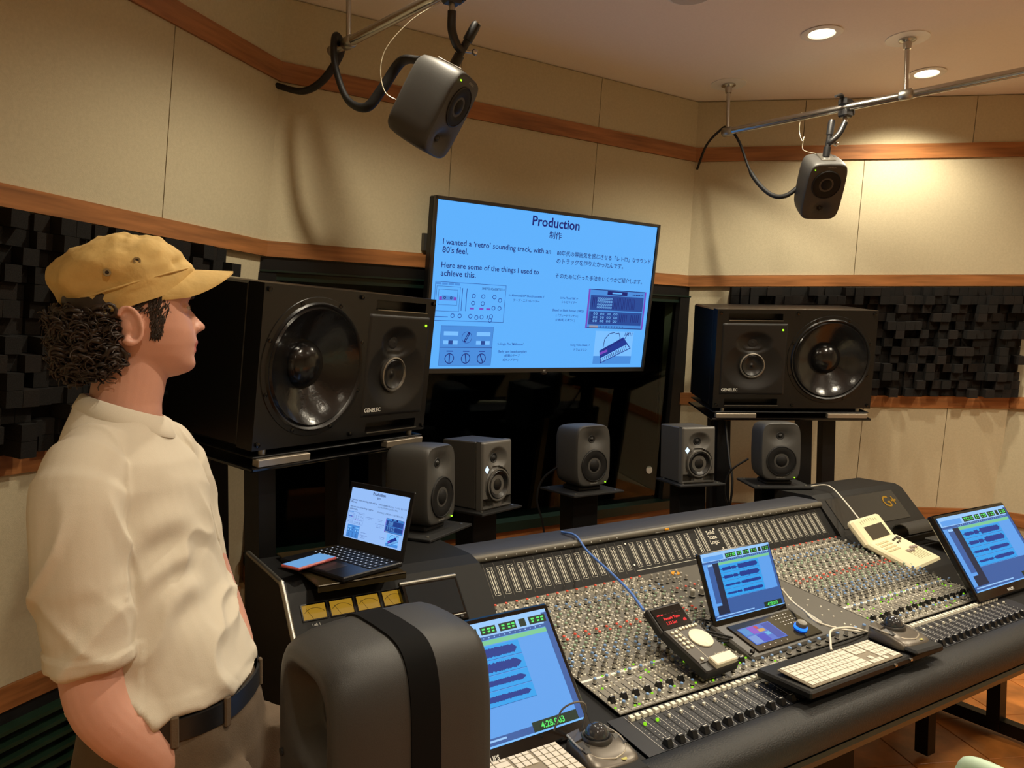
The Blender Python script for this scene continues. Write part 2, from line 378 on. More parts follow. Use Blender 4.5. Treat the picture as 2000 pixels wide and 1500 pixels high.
# ================================================================ loudspeakers
def sup(a, b, n, th, bar=0.0):
    c, s = math.cos(th), math.sin(th)
    x = a*math.copysign(abs(c)**(2/n), c); z = b*math.copysign(abs(s)**(2/n), s)
    return x*(1-bar*(z/b)**2), z*(1-bar*.6*(x/a)**2)
M_logo = mat('logo_grey', (170,170,165), .5)
def rounded_speaker(root, W, D, H, M0=None, mat_body=None, tweet=(.0,.075,.045), woof=(.0,-.045,.07), logo='GENELEC', led=(.065,-.125), prof=None, logo_z=None):
    """one cast cabinet with curved sides: baffle faces -y, centre of the baffle at the origin"""
    M0 = M0 or Matrix(); mat_body = mat_body or M_gen; n = 72
    prof = prof or [(.0,.955),(.004,.975),(.012,.992),(.03,1.0),(.075,1.0),(.11,.985),(.145,.955),(.168,.915),(.178,.85),(.181,.7)]
    mb = MB(); rings = []
    k = D/.181
    for fr_ in [1-i/22 for i in range(22, 0, -1)]:
        ring = []
        for i in range(n):
            x, z = sup(W/2*.955*max(fr_, .004), H/2*.955*max(fr_, .004), 2+4.5*fr_, 2*math.pi*i/n, .05*fr_)
            tx, tz, tr_ = tweet; d2 = ((x-tx)/(tr_*1.25))**2 + ((z-tz)/tr_)**2
            y = .027*math.exp(-d2*1.3) - .004*(1-fr_**4)
            ring.append((x, y, z))
        rings.append(ring)
    for y, s_ in prof:
        rings.append([(lambda q: (q[0], y*k, q[1]))(sup(W/2*s_, H/2*(s_*.75+.25 if y > .08 else s_), 6.5, 2*math.pi*i/n, .05)) for i in range(n)])
    mb.loft(rings, mat_body, M0); mb.build('cabinet', root, smooth=50)
    x, z, r = woof
    mb = MB(); mb.lathe([(r*1.06,-.001),(r*1.05,-.007),(r,-.0085),(r*.97,-.004)], M_gend, M0 @ T(x,0,z), n=48, axis='y', cap=(False,False)); mb.build('woofer_ring', root, smooth=40)
    mb = MB(); mb.lathe([(r*.985,-.006),(r*.8,-.0085),(r*.55,-.0045),(r*.42,-.002),(r*.36,-.006),(r*.2,-.010),(.001,-.0115)], mat('woofer_mesh', (15,15,16), .6, spec=.3), M0 @ T(x,0,z), n=48, axis='y', cap=(False,True)); mb.build('woofer_grille', root, smooth=60)
    x, z, r = tweet
    mb = MB(); mb.lathe([(.021,.0195),(.017,.0165),(.013,.018)], M_gend, M0 @ T(x,0,z), n=28, axis='y', cap=(False,True)); mb.build('tweeter', root, smooth=40)
    mb = MB(); mb.lathe([(.0105,.0178),(.008,.014),(.004,.0115),(.001,.011)], M_cone, M0 @ T(x,0,z), n=20, axis='y', cap=(False,True)); mb.build('tweeter_dome', root, smooth=60)
    mb = MB(); put_text(mb, logo, .0105, M0 @ T(0,-.0022,-H/2+.014 if logo_z is None else logo_z) @ FRONT, M_logo, 'CENTER'); mb.build('logo', root)
    mb = MB(); mb.lathe([(.0028,-.001),(.0028,-.006),(.001,-.007)], M_led, M0 @ T(led[0],0,led[1]), n=10, axis='y'); mb.build('power_light', root)

def stand(x, y, ztop, yaw, w, d, label, post=.15, zbot=0.0):
    """square steel column carrying a flat plate"""
    root = empty('speaker_stand', (x, y, 0), yaw, label=label, cat='stand', group='steel stands behind the mixing desk')
    mb = MB(); mb.bbox((0,0,ztop-.005), (w,d,.010), .002, M_blackm); mb.build('plate', root)
    mb = MB(); mb.bbox((0,.02,(ztop-.01+.02)/2), (post,.10,ztop-.03), .004, M_black); mb.build('post', root)
    mb = MB(); mb.bbox((0,.02,.01), (.34,.34,.02), .003, M_black); mb.build('base', root)
    for sx in (-1,1):
        for sy in (-1,1):
            mb = MB(); mb.lathe([(.006,0),(.006,.003),(.002,.004)], M_steel2, T(sx*(w/2-.03), sy*(d/2-.03), ztop), n=10); mb.build('bolt', root)
    return root
def studio_monitor(x, y, zb, yaw, label):
    root = empty('studio_monitor', (x, y, zb), yaw, label=label, cat='speaker', group='rounded monitors on stands')
    rounded_speaker(root, .196, .185, .285, T(0,-.09,.022+.1425))
    mb = MB(); mb.bbox((0,.0,.010), (.13,.13,.020), .006, M_rubber); mb.build('rubber_foot', root)
    return root
ZP = 1.012
def front_of(x, y, yaw, d):  # centre point moved by d along the facing direction
    return x + d*math.sin(R(yaw)), y - d*math.cos(R(yaw))
for x, y, yaw, lab, slab_ in ((1.205,2.505,31.2,'rounded grey monitor beside the open laptop','black steel stand carrying the rounded monitor next to the laptop'),
                       (2.20,2.84,0,'rounded grey monitor in the middle, below the television','black steel stand below the television carrying the centre monitor'),
                       (3.135,2.495,-31.2,'rounded grey monitor under the speaker with its woofer on the right','black steel stand carrying the rounded monitor under the speaker with its woofer on the right')):
    studio_monitor(x, y, ZP, yaw, lab); stand(x, y-.0, ZP, yaw, .29, .27, slab_)

M_neu = mat('anthracite_speaker', (70,68,65), .5, bump=(700,.1))
M_neu2 = mat('anthracite_baffle', (92,90,86), .42)
M_diam = mat('diamond_light', (215,235,255), emit=1.3)
def boxy_monitor(x, y, zb, yaw, label):
    root = empty('studio_monitor', (x, y, zb), yaw, label=label, cat='speaker', group='boxy monitors on stands')
    W, D, H = .182, .22, .277
    mb = MB(); mb.bbox((0,.022,H/2), (W-.004,D-.035,H-.004), .004, M_neu); mb.build('cabinet', root)
    y0 = -D/2; nx, nz = 44, 64; mb = MB(); vs = []; fs = []
    tz, wz = .205, .098
    for j in range(nz+1):
        for i in range(nx+1):
            X = (i/nx-.5)*W; Z = j/nz*H
            ex, ez = 1-min(1, (W/2-abs(X))/.010), 1-min(1, min(Z, H-Z)/.010)
            yy = y0 + .010*(1-math.sqrt(max(0, 1-min(1, ex*ex+ez*ez))))
            d = math.hypot(X/1.3, Z-tz); yy += .026*max(0, 1-(d/.047)**2)**1.2 if d < .047 else 0
            d = math.hypot(X, Z-wz); yy += .012*math.exp(-((d-.070)/.008)**2) if d < .074 else 0
            if Z < .045 and abs(X) > .028 and abs(X) < .083 and Z > .012 and d > .072: yy += .036
            vs.append((X, yy, Z))
    for j in range(nz):
        for i in range(nx):
            a = j*(nx+1)+i; fs.append((a, a+1, a+nx+2, a+nx+1))
    mb.add(vs, fs, M_neu2)
    for s_ in (-1, 1): mb.box((s_*(W/2-.0015), y0+.022, H/2), (.003,.026,H), M_neu2)
    mb.box((0, y0+.022, H-.0015), (W,.026,.003), M_neu2); mb.box((0, y0+.022, .0015), (W,.026,.003), M_neu2); mb.build('baffle', root, smooth=55)
    mb = MB(); mb.lathe([(.066,-.004),(.066,-.009),(.061,-.010),(.058,-.004)], M_neu2, T(0,y0,wz), n=48, axis='y', cap=(False,False)); mb.build('woofer_ring', root, smooth=40)
    mb = MB(); mb.lathe([(.059,-.005),(.054,-.0095),(.047,-.004),(.028,.006),(.027,.001),(.015,-.004),(.001,-.005)], M_cone, T(0,y0,wz), n=48, axis='y', cap=(False,True)); mb.build('woofer', root, smooth=50)
    mb = MB(); mb.lathe([(.024,.024),(.018,.0185),(.013,.021),(.009,.017),(.001,.015)], M_gend, T(0,y0,tz), n=28, axis='y', cap=(False,True)); mb.build('tweeter', root, smooth=50)
    mb = MB(); mb.quad([(-.066,y0-.0012,.148),(-.053,y0-.0012,.165),(-.066,y0-.0012,.182),(-.079,y0-.0012,.165)][::1], M_diam, T(.0,0,-.0) ); mb.build('diamond_light', root)
    for s_ in (-1, 1):
        mb = MB(); mb.quad([(s_*.034,y0+.034,.014),(s_*.082,y0+.034,.014),(s_*.082,y0+.034,.044)], M_neu2); mb.build('bass_port', root)
    return root
boxy_monitor(1.588, 2.755, ZP, 18, 'boxy dark grey monitor with lit white diamond, closer to the laptop')
stand(1.588, 2.735, ZP, 18, .25, .25, 'black steel stand under the boxy monitor closer to the laptop')
boxy_monitor(2.81, 2.765, ZP, -15, 'boxy dark grey monitor with lit white diamond, under the edge of the television')
stand(2.81, 2.745, ZP, -15, .25, .25, 'black steel stand under the boxy monitor near the television edge')

# ---------------------------------------------------------------- big main monitors
M_main = mat('main_speaker_black', (13,13,14), .30, bump=(800,.08))
M_mainp = mat('main_speaker_panel', (17,17,18), .42)
M_ring = mat('driver_ring', (150,146,138), .35, .8)
M_bigcone = mat('glossy_big_cone', (20,20,21), .18, bump=(60,.15))
M_plate = mat('aluminium_strip', (165,155,140), .4, .7)
def main_speaker(x, y, z, yaw, tilt, sgn, label, slabel):
    """sgn = side of the woofer as seen from the front (-1 left, +1 right)"""
    W, H, D = .85, .52, .43
    root = empty('main_speaker', (x, y, z), yaw, tilt, label=label, cat='speaker', group='large main speakers on platforms')
    mb = MB(); mb.bbox((0, D/2+.035, 0), (W, D-.06, H), .008, M_main)
    pw, ph = .345, .375; cx = -sgn*(.425-.03-pw/2); e0, e1 = cx-pw/2+.001, cx+pw/2-.001
    wx, hw = sgn*.187, .236
    for xa, xb, za, zb in ((-W/2,min(e0,wx-hw),-H/2,H/2), (max(e1,wx+hw),W/2,-H/2,H/2), (min(e1,wx+hw),max(e0,wx-hw),-H/2,H/2), *[q for z0, z1, zc in ((ph/2-.001,H/2,.222), (-H/2,-ph/2+.001,-.226)) for q in ((e0,cx-.1425,z0,z1), (cx+.1425,e1,z0,z1), (cx-.1425,cx+.1425,z0,zc-.017), (cx-.1425,cx+.1425,zc+.017,z1))], (wx-hw,wx+hw,hw,H/2), (wx-hw,wx+hw,-H/2,-hw)):
        if xb > xa: mb.box(((xa+xb)/2, .0315, (za+zb)/2), (xb-xa, .072, zb-za), M_main)
    nn = 64; vs = []
    for i in range(nn):
        a = 2*math.pi*i/nn; c, s_ = math.cos(a), math.sin(a); k = hw/max(abs(c), abs(s_)); vs += [(wx+.200*c,-.0045,.200*s_), (wx+k*c,-.0045,k*s_)]
    mb.add(vs, [(2*i, 2*i+1, (2*i+3) % (2*nn), (2*i+2) % (2*nn)) for i in range(nn)], M_main)
    mb.build('cabinet', root)
    yf = -.0045
    # horn panel: grid with mid and tweeter bowls
    n = 60; vs = []; fs = []
    for j in range(n+1):
        for i in range(n+1):
            X = (i/n-.5)*pw; Z = (j/n-.5)*ph; d1 = math.hypot(X/1.35, (Z-.085)/.82); d2 = math.hypot(X/1.3, (Z+.035)/1.05)
            edge = min(1, min(pw/2-abs(X), ph/2-abs(Z))/.004)
            yy = -.005*edge
            yy += .034*max(0, 1-(d1/.075)**2)**1.3 if d1 < .075 else 0
            d = d2/.125; yy += (.030*(1-d*d)**1.3 if d < 1 else 0)*(1 if d1 > .05 else .6)
            vs.append((cx+X, yf+yy, Z))
    for j in range(n):
        for i in range(n):
            a = j*(n+1)+i; fs.append((a, a+1, a+n+2, a+n+1))
    mb = MB(); mb.add(vs, fs, M_mainp); mb.build('horn_panel', root, smooth=60)
    return root, cx, yf, W, H, D
def main_finish(root, cx, yf, W, H, D, sgn):
    mb = MB(); mb.lathe([(.066,.018),(.066,.006),(.061,.004),(.057,.012)], M_ring, T(cx,yf,-.035), n=48, axis='y', cap=(False,False)); mb.build('midrange_ring', root, smooth=40)
    mb = MB(); mb.lathe([(.058,.012),(.052,.008),(.030,.022),(.012,.024),(.006,.018),(.001,.017)], M_cone, T(cx,yf,-.035), n=40, axis='y', cap=(False,True)); mb.build('midrange_driver', root, smooth=60)
    mb = MB(); mb.lathe([(.026,.028),(.018,.024),(.013,.026),(.001,.020)], M_gend, T(cx,yf,.085), n=32, axis='y', cap=(False,True)); mb.build('tweeter', root, smooth=50)
    wx = sgn*.187; wr = .205
    mb = MB(); mb.lathe([(.232,.001),(.230,-.003),(.214,-.004),(wr+.004,-.012),(wr,-.010),(wr-.006,-.004)], M_main, T(wx,yf,.0), n=64, axis='y', cap=(False,False)); mb.build('woofer_frame', root, smooth=35)
    mb = MB(); mb.lathe([(wr-.004,-.003),(wr-.012,-.010),(wr-.026,.002),(.150,.020),(.110,.038),(.078,.054),(.0755,.046),(.06,.030),(.03,.018),(.001,.014)], M_bigcone, T(wx,yf,.0), n=64, axis='y', cap=(False,True)); mb.build('woofer_cone', root, smooth=50)
    for k in range(8):
        a = R(22.5+45*k); mb = MB(); mb.lathe([(.007,-.002),(.007,-.006),(.003,-.007)], M_blackg, T(wx+.222*math.cos(a),yf,.222*math.sin(a)), n=8, axis='y'); mb.build('woofer_screw', root)
    for zz in (.222,-.226):
        rr_ = lambda y, k: [(cx-.1425*k,y,zz-.017*k), (cx+.1425*k,y,zz-.017*k), (cx+.1425*k,y,zz+.017*k), (cx-.1425*k,y,zz+.017*k)]
        mb = MB(); mb.loft([rr_(yf+.0005,.998), rr_(.0645,.998)], M_main, cap=(False,True)); mb.build('bass_port', root)   # open slot, 7 cm deep
        mb = MB(); mb.box((cx,yf-.0075,zz-.0185), (.285,.004,.003), M_steel2); mb.build('port_lip', root)
    for sx in (-1,0,1):
        for sz in (-1,1):
            mb = MB(); mb.lathe([(.008,-.003),(.008,-.007),(.003,-.008)], M_blackg, T(sx*(W/2-.018),yf,sz*(H/2-.018)), n=10, axis='y'); mb.build('corner_screw', root)
    mb = MB(); put_text(mb, 'GENELEC', .021, T(cx-pwh(),yf-.0075,-.168) @ FRONT, M_print, 'LEFT', bold=.0004); mb.build('logo', root)
    mb = MB(); mb.lathe([(.005,-.004),(.005,-.008),(.002,-.009)], M_led, T(cx+.145,yf,.155), n=12, axis='y'); mb.build('power_light', root)
    for sx in (-1, 1):
        mb = MB(); mb.lathe([(.012,-H/2-.02),(.012,-H/2)], M_steel2, T(sx*(W/2-.06),.02,0), n=12); mb.build('foot', root)
        mb = MB(); mb.lathe([(.012,-H/2-.02),(.012,-H/2)], M_steel2, T(sx*(W/2-.06),D-.06,0), n=12); mb.build('foot', root)
def pwh(): return .165
def main_stand(x, y, z, yaw, tilt, label, posts):
    """tilted black platform with metal strips on tall posts"""
    W, D = .86, .46; root = empty('speaker_platform', (x, y, z), yaw, tilt, label=label, cat='stand', group='platforms of the main speakers')
    mb = MB(); mb.bbox((0,D/2-.02,-.318), (W,D,.012), .003, M_blackg); mb.build('shelf', root)
    mb = MB(); mb.bbox((0,D/2-.02,-.283), (W-.02,D-.03,.006), .002, M_black); mb.build('upper_shelf', root)
    for sx in (-1, 1):
        mb = MB(); mb.bbox((sx*.30,-.005,-.299), (.215,.03,.024), .002, M_plate); mb.build('metal_strip', root)
    RM = Matrix.Rotation(R(yaw),4,'Z') @ Matrix.Rotation(R(tilt),4,'X'); inv = RM.inverted()
    for px_, py_ in posts:
        top = Vector((px_, py_, -.324)); w = RM @ top + Vector((x,y,z)); bot = inv @ (Vector((w.x, w.y, 0.0)) - Vector((x,y,z)))
        a, b = .035, .035; mb = MB(); ring = lambda c: [tuple(c + inv @ (Matrix.Rotation(R(yaw),3,'Z') @ Vector(q))) for q in ((-a,-b,0),(a,-b,0),(a,b,0),(-a,b,0))]
        mb.loft([ring(bot), ring(top)], M_black); mb.build('post', root)
    return root
for x, y, z, yaw, tilt, sgn, lab, sl, posts in (
    (.984,2.576,1.596,26,7.2,-1,'large black main speaker behind the person, woofer on its left','black platform holding the large speaker behind the person',[(-.30,.10),(.30,.10),(-.30,.34),(.30,.34)]),
    (3.42,2.606,1.62,-30,7.2,1,'large black main speaker with its big woofer on the right, beside the foam blocks','black platform and posts holding the large speaker beside the foam blocks',[(-.335,.10),(.14,.16),(.27,.16),(-.30,.34)])):
    a = main_speaker(x, y, z, yaw, tilt, sgn, lab, sl); main_finish(*a, sgn); main_stand(x, y, z, yaw, tilt, sl, posts)

# ---------------------------------------------------------------- speakers hung from the pipes
def cable(name, pts, r, m, label, cat='cable', n=8, flat=1.0, nb=8):
    mb = MB(); mb.tube(bez(pts, nb), r, m, n, flat=flat); return mb.build(name, smooth=80, label=label, cat=cat)
M_wire = mat('steel_wire', (206,196,170), .4, .6)
M_clamp = mat('clamp_black', (22,22,23), .4)
def hung_speaker(bx, by, c, yaw, tilt, label):
    root = empty('hanging_speaker', c, yaw, tilt, label=label, cat='speaker', group='speakers hung from the pipes')
    rounded_speaker(root, .196, .180, .298, Matrix.Rotation(R(180),4,'Y'), tweet=(0,.088,.034), woof=(0,-.040,.068), led=(.070,-.115), logo='', prof=None)
    mb = MB(); put_text(mb, 'GENELEC', .010, T(0.01,-.003,.124) @ FRONT, M_logo, 'CENTER'); mb.build('logo', root)
    mb = MB(); mb.bbox((0,.085,.150), (.07,.10,.008), .002, M_steel2); mb.build('mount_plate', root)
    return root
def clamp(bx, by, sp, label, armtop):
    """clamp gripping the pipe with a jointed arm down to the speaker"""
    root = empty('pipe_clamp', (bx, by, ZB), label=label, cat='clamp', group='clamps on the pipes')
    L = lambda p: Vector(p) - root.location
    mb = MB(); mb.bbox((0,0,.026), (.062,.05,.036), .008, M_clamp); mb.bbox((0,0,-.03), (.062,.05,.034), .008, M_clamp); mb.bbox((.036,0,0), (.018,.05,.07), .005, M_clamp); mb.build('jaw', root)
    mb = MB(); mb.tube([(-.03,0,.05),(-.05,-.01,.052),(-.11,-.02,.03)], [.012,.008,.006], M_clamp, 10); mb.build('lever', root, smooth=50)
    mb = MB(); mb.tube([(0,0,-.045),(0,0,-.075)], .010, M_steel2, 12); mb.build('stud', root, smooth=50)
    top = L(armtop); s_ = L(sp); mb = MB(); d = (s_-top).normalized()
    mb.tube([top-d*.012, top, top+(s_-top)*.35, top+(s_-top)*.36, s_-(s_-top)*.3, s_-(s_-top)*.29, s_], [.015,.017,.017,.013,.013,.018,.018], M_clamp, 14); mb.build('arm', root, smooth=40)
    mb = MB(); mb.tube([top-d*.016, top-d*.010], .012, M_steel, 12); mb.build('arm_cap', root, smooth=40)
    mid = top+(s_-top)*.6; mb = MB(); mb.tube([mid, mid+Vector((.035,-.012,.0))], .005, M_steel, 8); mb.lathe([(.001,-.012),(.010,-.007),(.012,0),(.010,.007),(.001,.012)], M_steel, T(*(mid+Vector((.042,-.014,0)))), n=12); mb.build('knob', root, smooth=60)
    st = Vector((0,0,-.07)); mb = MB(); mb.tube(bez([st, st+(mid-st)*.25+Vector((-.01,0,-.03)), st+(mid-st)*.7+Vector((-.01,0,-.02)), mid], 6), .015, M_clamp, 10); mb.build('joint_plate', root, smooth=50)
    return root
def tp(c, yaw, tilt, p): return Vector(c) + Matrix.Rotation(R(yaw),3,'Z') @ Matrix.Rotation(R(tilt),3,'X') @ Vector(p)
HL = ((1.27,2.39,2.46),39,30.3); HR = ((3.398,2.437,2.458),-34,33)
hung_speaker(0,0,*HL,'grey speaker hung over the person side of the room, blue light on its lower edge')
hung_speaker(0,0,*HR,'grey speaker hung on the pipe under the downlights')
tl = tp(*HL,(0,.085,.150)); tr_ = tp(*HR,(0,.085,.150))
clamp(1.235,2.33, tl, 'black clamp and jointed arm holding the speaker above the television corner', tl + Vector((.055,-.055,.13)))
clamp(3.44,2.36, tr_, 'black clamp and arm holding the speaker under the downlights', tr_ + Vector((.01,-.02,.165)))

# ================================================================ screens
def E_(name, rgb, k=1.0): return mat('glow_'+name, rgb, emit=k)
S_bg = E_('slide_blue', (92,176,252)); S_ink = E_('slide_navy', (14,26,110)); S_ink2 = E_('slide_soft_ink', (24,52,145)); S_pic = E_('slide_picture', (70,140,220)); S_pic2 = E_('slide_picture_dark', (34,72,150))
S_pic3 = E_('slide_picture_light', (120,190,255)); S_mag = E_('slide_magenta', (120,70,190)); S_gold = E_('slide_gold', (150,150,170))
def rect(mb, x0, x1, z0, z1, m, d=.0006, M=None): mb.quad([(x0,-d,z0),(x1,-d,z0),(x1,-d,z1),(x0,-d,z1)], m, M)
def outline(mb, x0, x1, z0, z1, t, m, d=.0008, M=None):
    rect(mb,x0,x1,z0,z0+t,m,d,M); rect(mb,x0,x1,z1-t,z1,m,d,M); rect(mb,x0,x0+t,z0,z1,m,d,M); rect(mb,x1-t,x1,z0,z1,m,d,M)
def ringm(mb, x, z, r, t, m, d=.0009, n=20, M=None):
    vs = []; fs = []
    for i in range(n):
        a = 2*math.pi*i/n; vs += [(x+r*math.cos(a),-d,z+r*math.sin(a)), (x+(r-t)*math.cos(a),-d,z+(r-t)*math.sin(a))]
    for i in range(n): j = (i+1) % n; fs.append((2*i+1, 2*i, 2*j, 2*j+1)[::-1])
    mb.add(vs, fs, m, M)
def bar(mb, x0, z0, x1, z1, t, m, d=.001, M=None):
    a = Vector((x1-x0, 0, z1-z0)); nrm = Vector((-a.z, 0, a.x)).normalized()*t/2
    mb.quad([(x0-nrm.x,-d,z0-nrm.z),(x1-nrm.x,-d,z1-nrm.z),(x1+nrm.x,-d,z1+nrm.z),(x0+nrm.x,-d,z0+nrm.z)][::1], m, M)
def slide(parent, M, K=1.0, bg=None, ink=None, light=1.0):
    """the lecture slide: M places it (x right, z up, drawn on the plane y = 0 facing -y)"""
    bg = bg or S_bg; ink = ink or S_ink
    mb = MB(); rect(mb, -.697, .697, -.394, .404, bg, .0, M); scr = mb.build('screen', parent)
    def line(txt, x0, x1, z, m=ink, bold=0.0004, d=.0012):
        vs, fs = text_mesh(txt, .05, 'LEFT', bold=bold); xs = [v[0] for v in vs]; a, b = min(xs), max(xs); k = (x1-x0)/(b-a)
        ky = k*min(1.25, max(1.0, 1.0))
        mb = MB(); mb.add([((v[0]-a)*k+x0, -d, v[1]*ky+z) for v in vs], fs, m, M); mb.build('text_line', scr)
    line('Production', -.157, .145, .337, bold=.0010); line('制作', -.045, .034, .283)
    line("I wanted a ‘retro’ sounding track, with an", -.656, -.025, .202); line("80's feel.", -.656, -.515, .163)
    line('Here are some of the things I used to', -.656, -.089, .093); line('achieve this.', -.656, -.462, .054)
    line('80年代の雰囲気を感じさせる「レトロ」なサウンド', .015, .676, .200); line('のトラックを作りたかったんです。', .017, .476, .159); line('そのために使った手法をいくつかご紹介します。', .019, .629, .083)
    line("<- AberrantDSP 'Sketchcassette II'", -.262, -.04, -.026, S_ink2); line('テープ・エミュレーター', -.231, -.069, -.050, S_ink2)
    line("U-He 'Tyrell N6' ->", .064, .183, -.025, S_ink2); line('シンセサイザー', .075, .178, -.047, S_ink2)
    line('(Based on Blade Runner (1982))', .02, .23, -.091, S_ink2); line('(『ブレードランナー』', .047, .195, -.119, S_ink2); line('(1982年) に基づく)', .048, .176, -.142, S_ink2)
    line("<- Logic Pro 'Mellotron'", -.305, -.144, -.275, S_ink2); line('(Early tape based sampler)', -.298, -.12, -.314, S_ink2); line('(初期のテープ', -.255, -.161, -.335, S_ink2); line('式サンプラー)', -.264, -.17, -.357, S_ink2)
    line('Korg Volca Beats ->', .165, .30, -.275, S_ink2); line('ドラムマシン', .19, .28, -.301, S_ink2)
    line('SKETCHCASSETTE II', -.420, -.290, -.001, S_ink, .0006)
    # cassette plug-in drawing
    mb = MB(); x0, x1, z0, z1 = -.68, -.28, -.161, .026; rect(mb, x0, x1, z0, z1, S_pic3 if False else bg, .0003, M); outline(mb, x0, x1, z0, z1, .002, S_ink2, M=M)
    outline(mb, -.672, -.542, -.115, .005, .0016, S_ink2, M=M); outline(mb, -.66, -.555, -.085, -.010, .0014, S_ink2, M=M); rect(mb, -.655, -.56, -.062, -.045, S_mag, .0009, M); rect(mb, -.64, -.575, -.060, -.040, S_pic, .001, M)
    for xx in (-.625,-.59): ringm(mb, xx, -.05, .007, .003, S_ink, .0012, 12, M)
    for k in range(4): rect(mb, -.678+k*.034, -.648+k*.034, .012, .022, S_pic, .0009, M)
    for xx in (-.53,-.505): bar(mb, xx, -.11, xx, .0, .003, S_ink2, M=M)
    for xx, zz in ((-.465,-.035),(-.41,-.035),(-.465,-.07),(-.41,-.07),(-.345,-.035),(-.345,-.09),(-.31,-.05),(-.31,-.09),(-.575,-.135),(-.535,-.135),(-.475,-.135),(-.44,-.14),(-.41,-.137),(-.355,-.133),(-.36,-.152)): ringm(mb, xx, zz, .011, .003, S_ink2, M=M)
    for xx, zz in ((-.47,-.095),(-.415,-.095),(-.375,-.095)): rect(mb, xx-.012, xx+.012, zz-.006, zz+.003, S_mag, .0009, M)
    bar(mb, -.67, -.142, -.60, -.142, .003, S_ink2, M=M); bar(mb, -.372, -.125, -.38, -.145, .004, S_ink, M=M)
    mb.build('plugin_picture', scr)
    # three-knob plug-in
    mb = MB(); x0, x1, z0, z1 = -.633, -.334, -.38, -.184; rect(mb, x0, x1, z0, z1, S_pic, .0004, M); rect(mb, x0, x1, -.292, -.289, S_pic2, .0006, M); outline(mb, x0, x1, z0, z1, .0012, S_pic2, M=M)
    for xx in (-.615,-.43): rect(mb, xx, xx+.08, -.232, -.212, S_pic3, .0006, M); rect(mb, xx, xx+.08, -.275, -.256, S_pic3, .0006, M); rect(mb, xx+.028, xx+.052, -.275, -.256, S_pic2, .0008, M)
    ringm(mb, -.485, -.24, .029, .002, S_ink2, M=M); bar(mb, -.497, -.262, -.473, -.216, .012, S_ink, M=M); bar(mb, -.494, -.257, -.477, -.222, .004, S_pic, .0013, M)
    for xx, a in ((-.575,.0),(-.483,-.004),(-.392,-.010)):
        ringm(mb, xx, -.345, .026, .004, S_ink, M=M); bar(mb, xx-a, -.365, xx+a, -.324, .005, S_ink, M=M); rect(mb, xx-.018, xx+.018, -.311, -.306, S_ink2, .0008, M)
    mb.build('plugin_picture', scr)
    # synthesizer panel
    mb = MB(); x0, x1, z0, z1 = .252, .672, -.176, .038; rect(mb, x0, x1, z0, z1, S_pic, .0004, M); outline(mb, x0, x1, z0, z1, .004, S_ink, M=M); rect(mb, x0, x0+.011, z0, z1, S_mag, .001, M); rect(mb, x1-.011, x1, z0, z1, S_mag, .001, M)
    rect(mb, .27, .655, -.075, .005, S_pic2, .0006, M); rect(mb, .27, .655, -.155, -.083, S_pic2, .0006, M); rect(mb, .385, .53, .010, .032, S_ink, .001, M); rect(mb, .42, .49, .017, .025, S_bg, .0012, M); rect(mb, .28, .34, -.172, -.161, S_gold, .001, M)
    line2 = lambda xx, za, zb: bar(mb, xx, za, xx, zb, .0035, S_ink, .001, M)
    for k in range(4): line2(.287+k*.012, -.062, -.005)
    for k in range(9): line2(.430+k*.011, -.066, -.003)
    for k in range(6): line2(.535+k*.011, -.066, -.005)
    for k in range(5): line2(.49+k*.013, -.138, -.094); line2(.575+k*.014, -.138, -.094)
    for r_ in range(4):
        for k in range(8): ringm(mb, .325+k*.0135, -.012-r_*.016, .006, .0025, S_pic3, .0011, 8, M)
    for r_ in range(3):
        for k in range(12): ringm(mb, .29+k*.016, -.095-r_*.02, .0065, .0025, S_pic3 if k % 3 else S_ink, .0011, 8, M)
    for k in range(9): ringm(mb, .36+k*.02, -.166, .0045, .002, S_ink, .0011, 8, M)
    for k in range(7): rect(mb, .57+k*.012, .578+k*.012, .014, .02, S_ink, .001, M)
    mb.build('plugin_picture', scr)
    # photograph of a drum machine
    mb = MB(); x0, x1, z0, z1 = .331, .610, -.375, -.19; rect(mb, x0, x1, z0, z1, S_pic3, .0004, M); rect(mb, x0, x1, z0, -.33, S_pic, .0005, M)
    P = lambda *q: [(x, -.0008, z) for x, z in q]
    mb.quad(P((.37,-.30),(.385,-.372),(.60,-.285),(.535,-.222))[::1], S_ink2, M); mb.quad([(x,-.001,z) for x, z in ((.384,-.342),(.39,-.365),(.592,-.283),(.565,-.262))], S_pic3, M)
    for k in range(15):
        a = k/15; bar(mb, .388+.18*a, -.345+.08*a, .394+.186*a, -.362+.077*a, .0035, S_ink, .0012, M)
    for k in range(9): ringm(mb, .40+k*.016, -.292+k*.007, .006, .003, S_ink, .0012, 10, M)
    mb.quad([(x,-.0009,z) for x, z in ((.372,-.312),(.376,-.325),(.43,-.305),(.425,-.292))], S_mag, M)
    for pts in (((.395,-.28),(.40,-.235),(.43,-.205),(.47,-.195)), ((.47,-.205),(.50,-.20),(.512,-.225),(.505,-.25)), ((.545,-.235),(.56,-.21),(.575,-.195))):
        for p, q in zip(pts[:-1], pts[1:]): bar(mb, *p, *q, .004, S_ink, .0012, M)
    for k in range(5): bar(mb, .55+k*.012, -.195, .545+k*.013, -.215, .004, S_ink2, .001, M)
    mb.build('photo_picture', scr)
    return scr

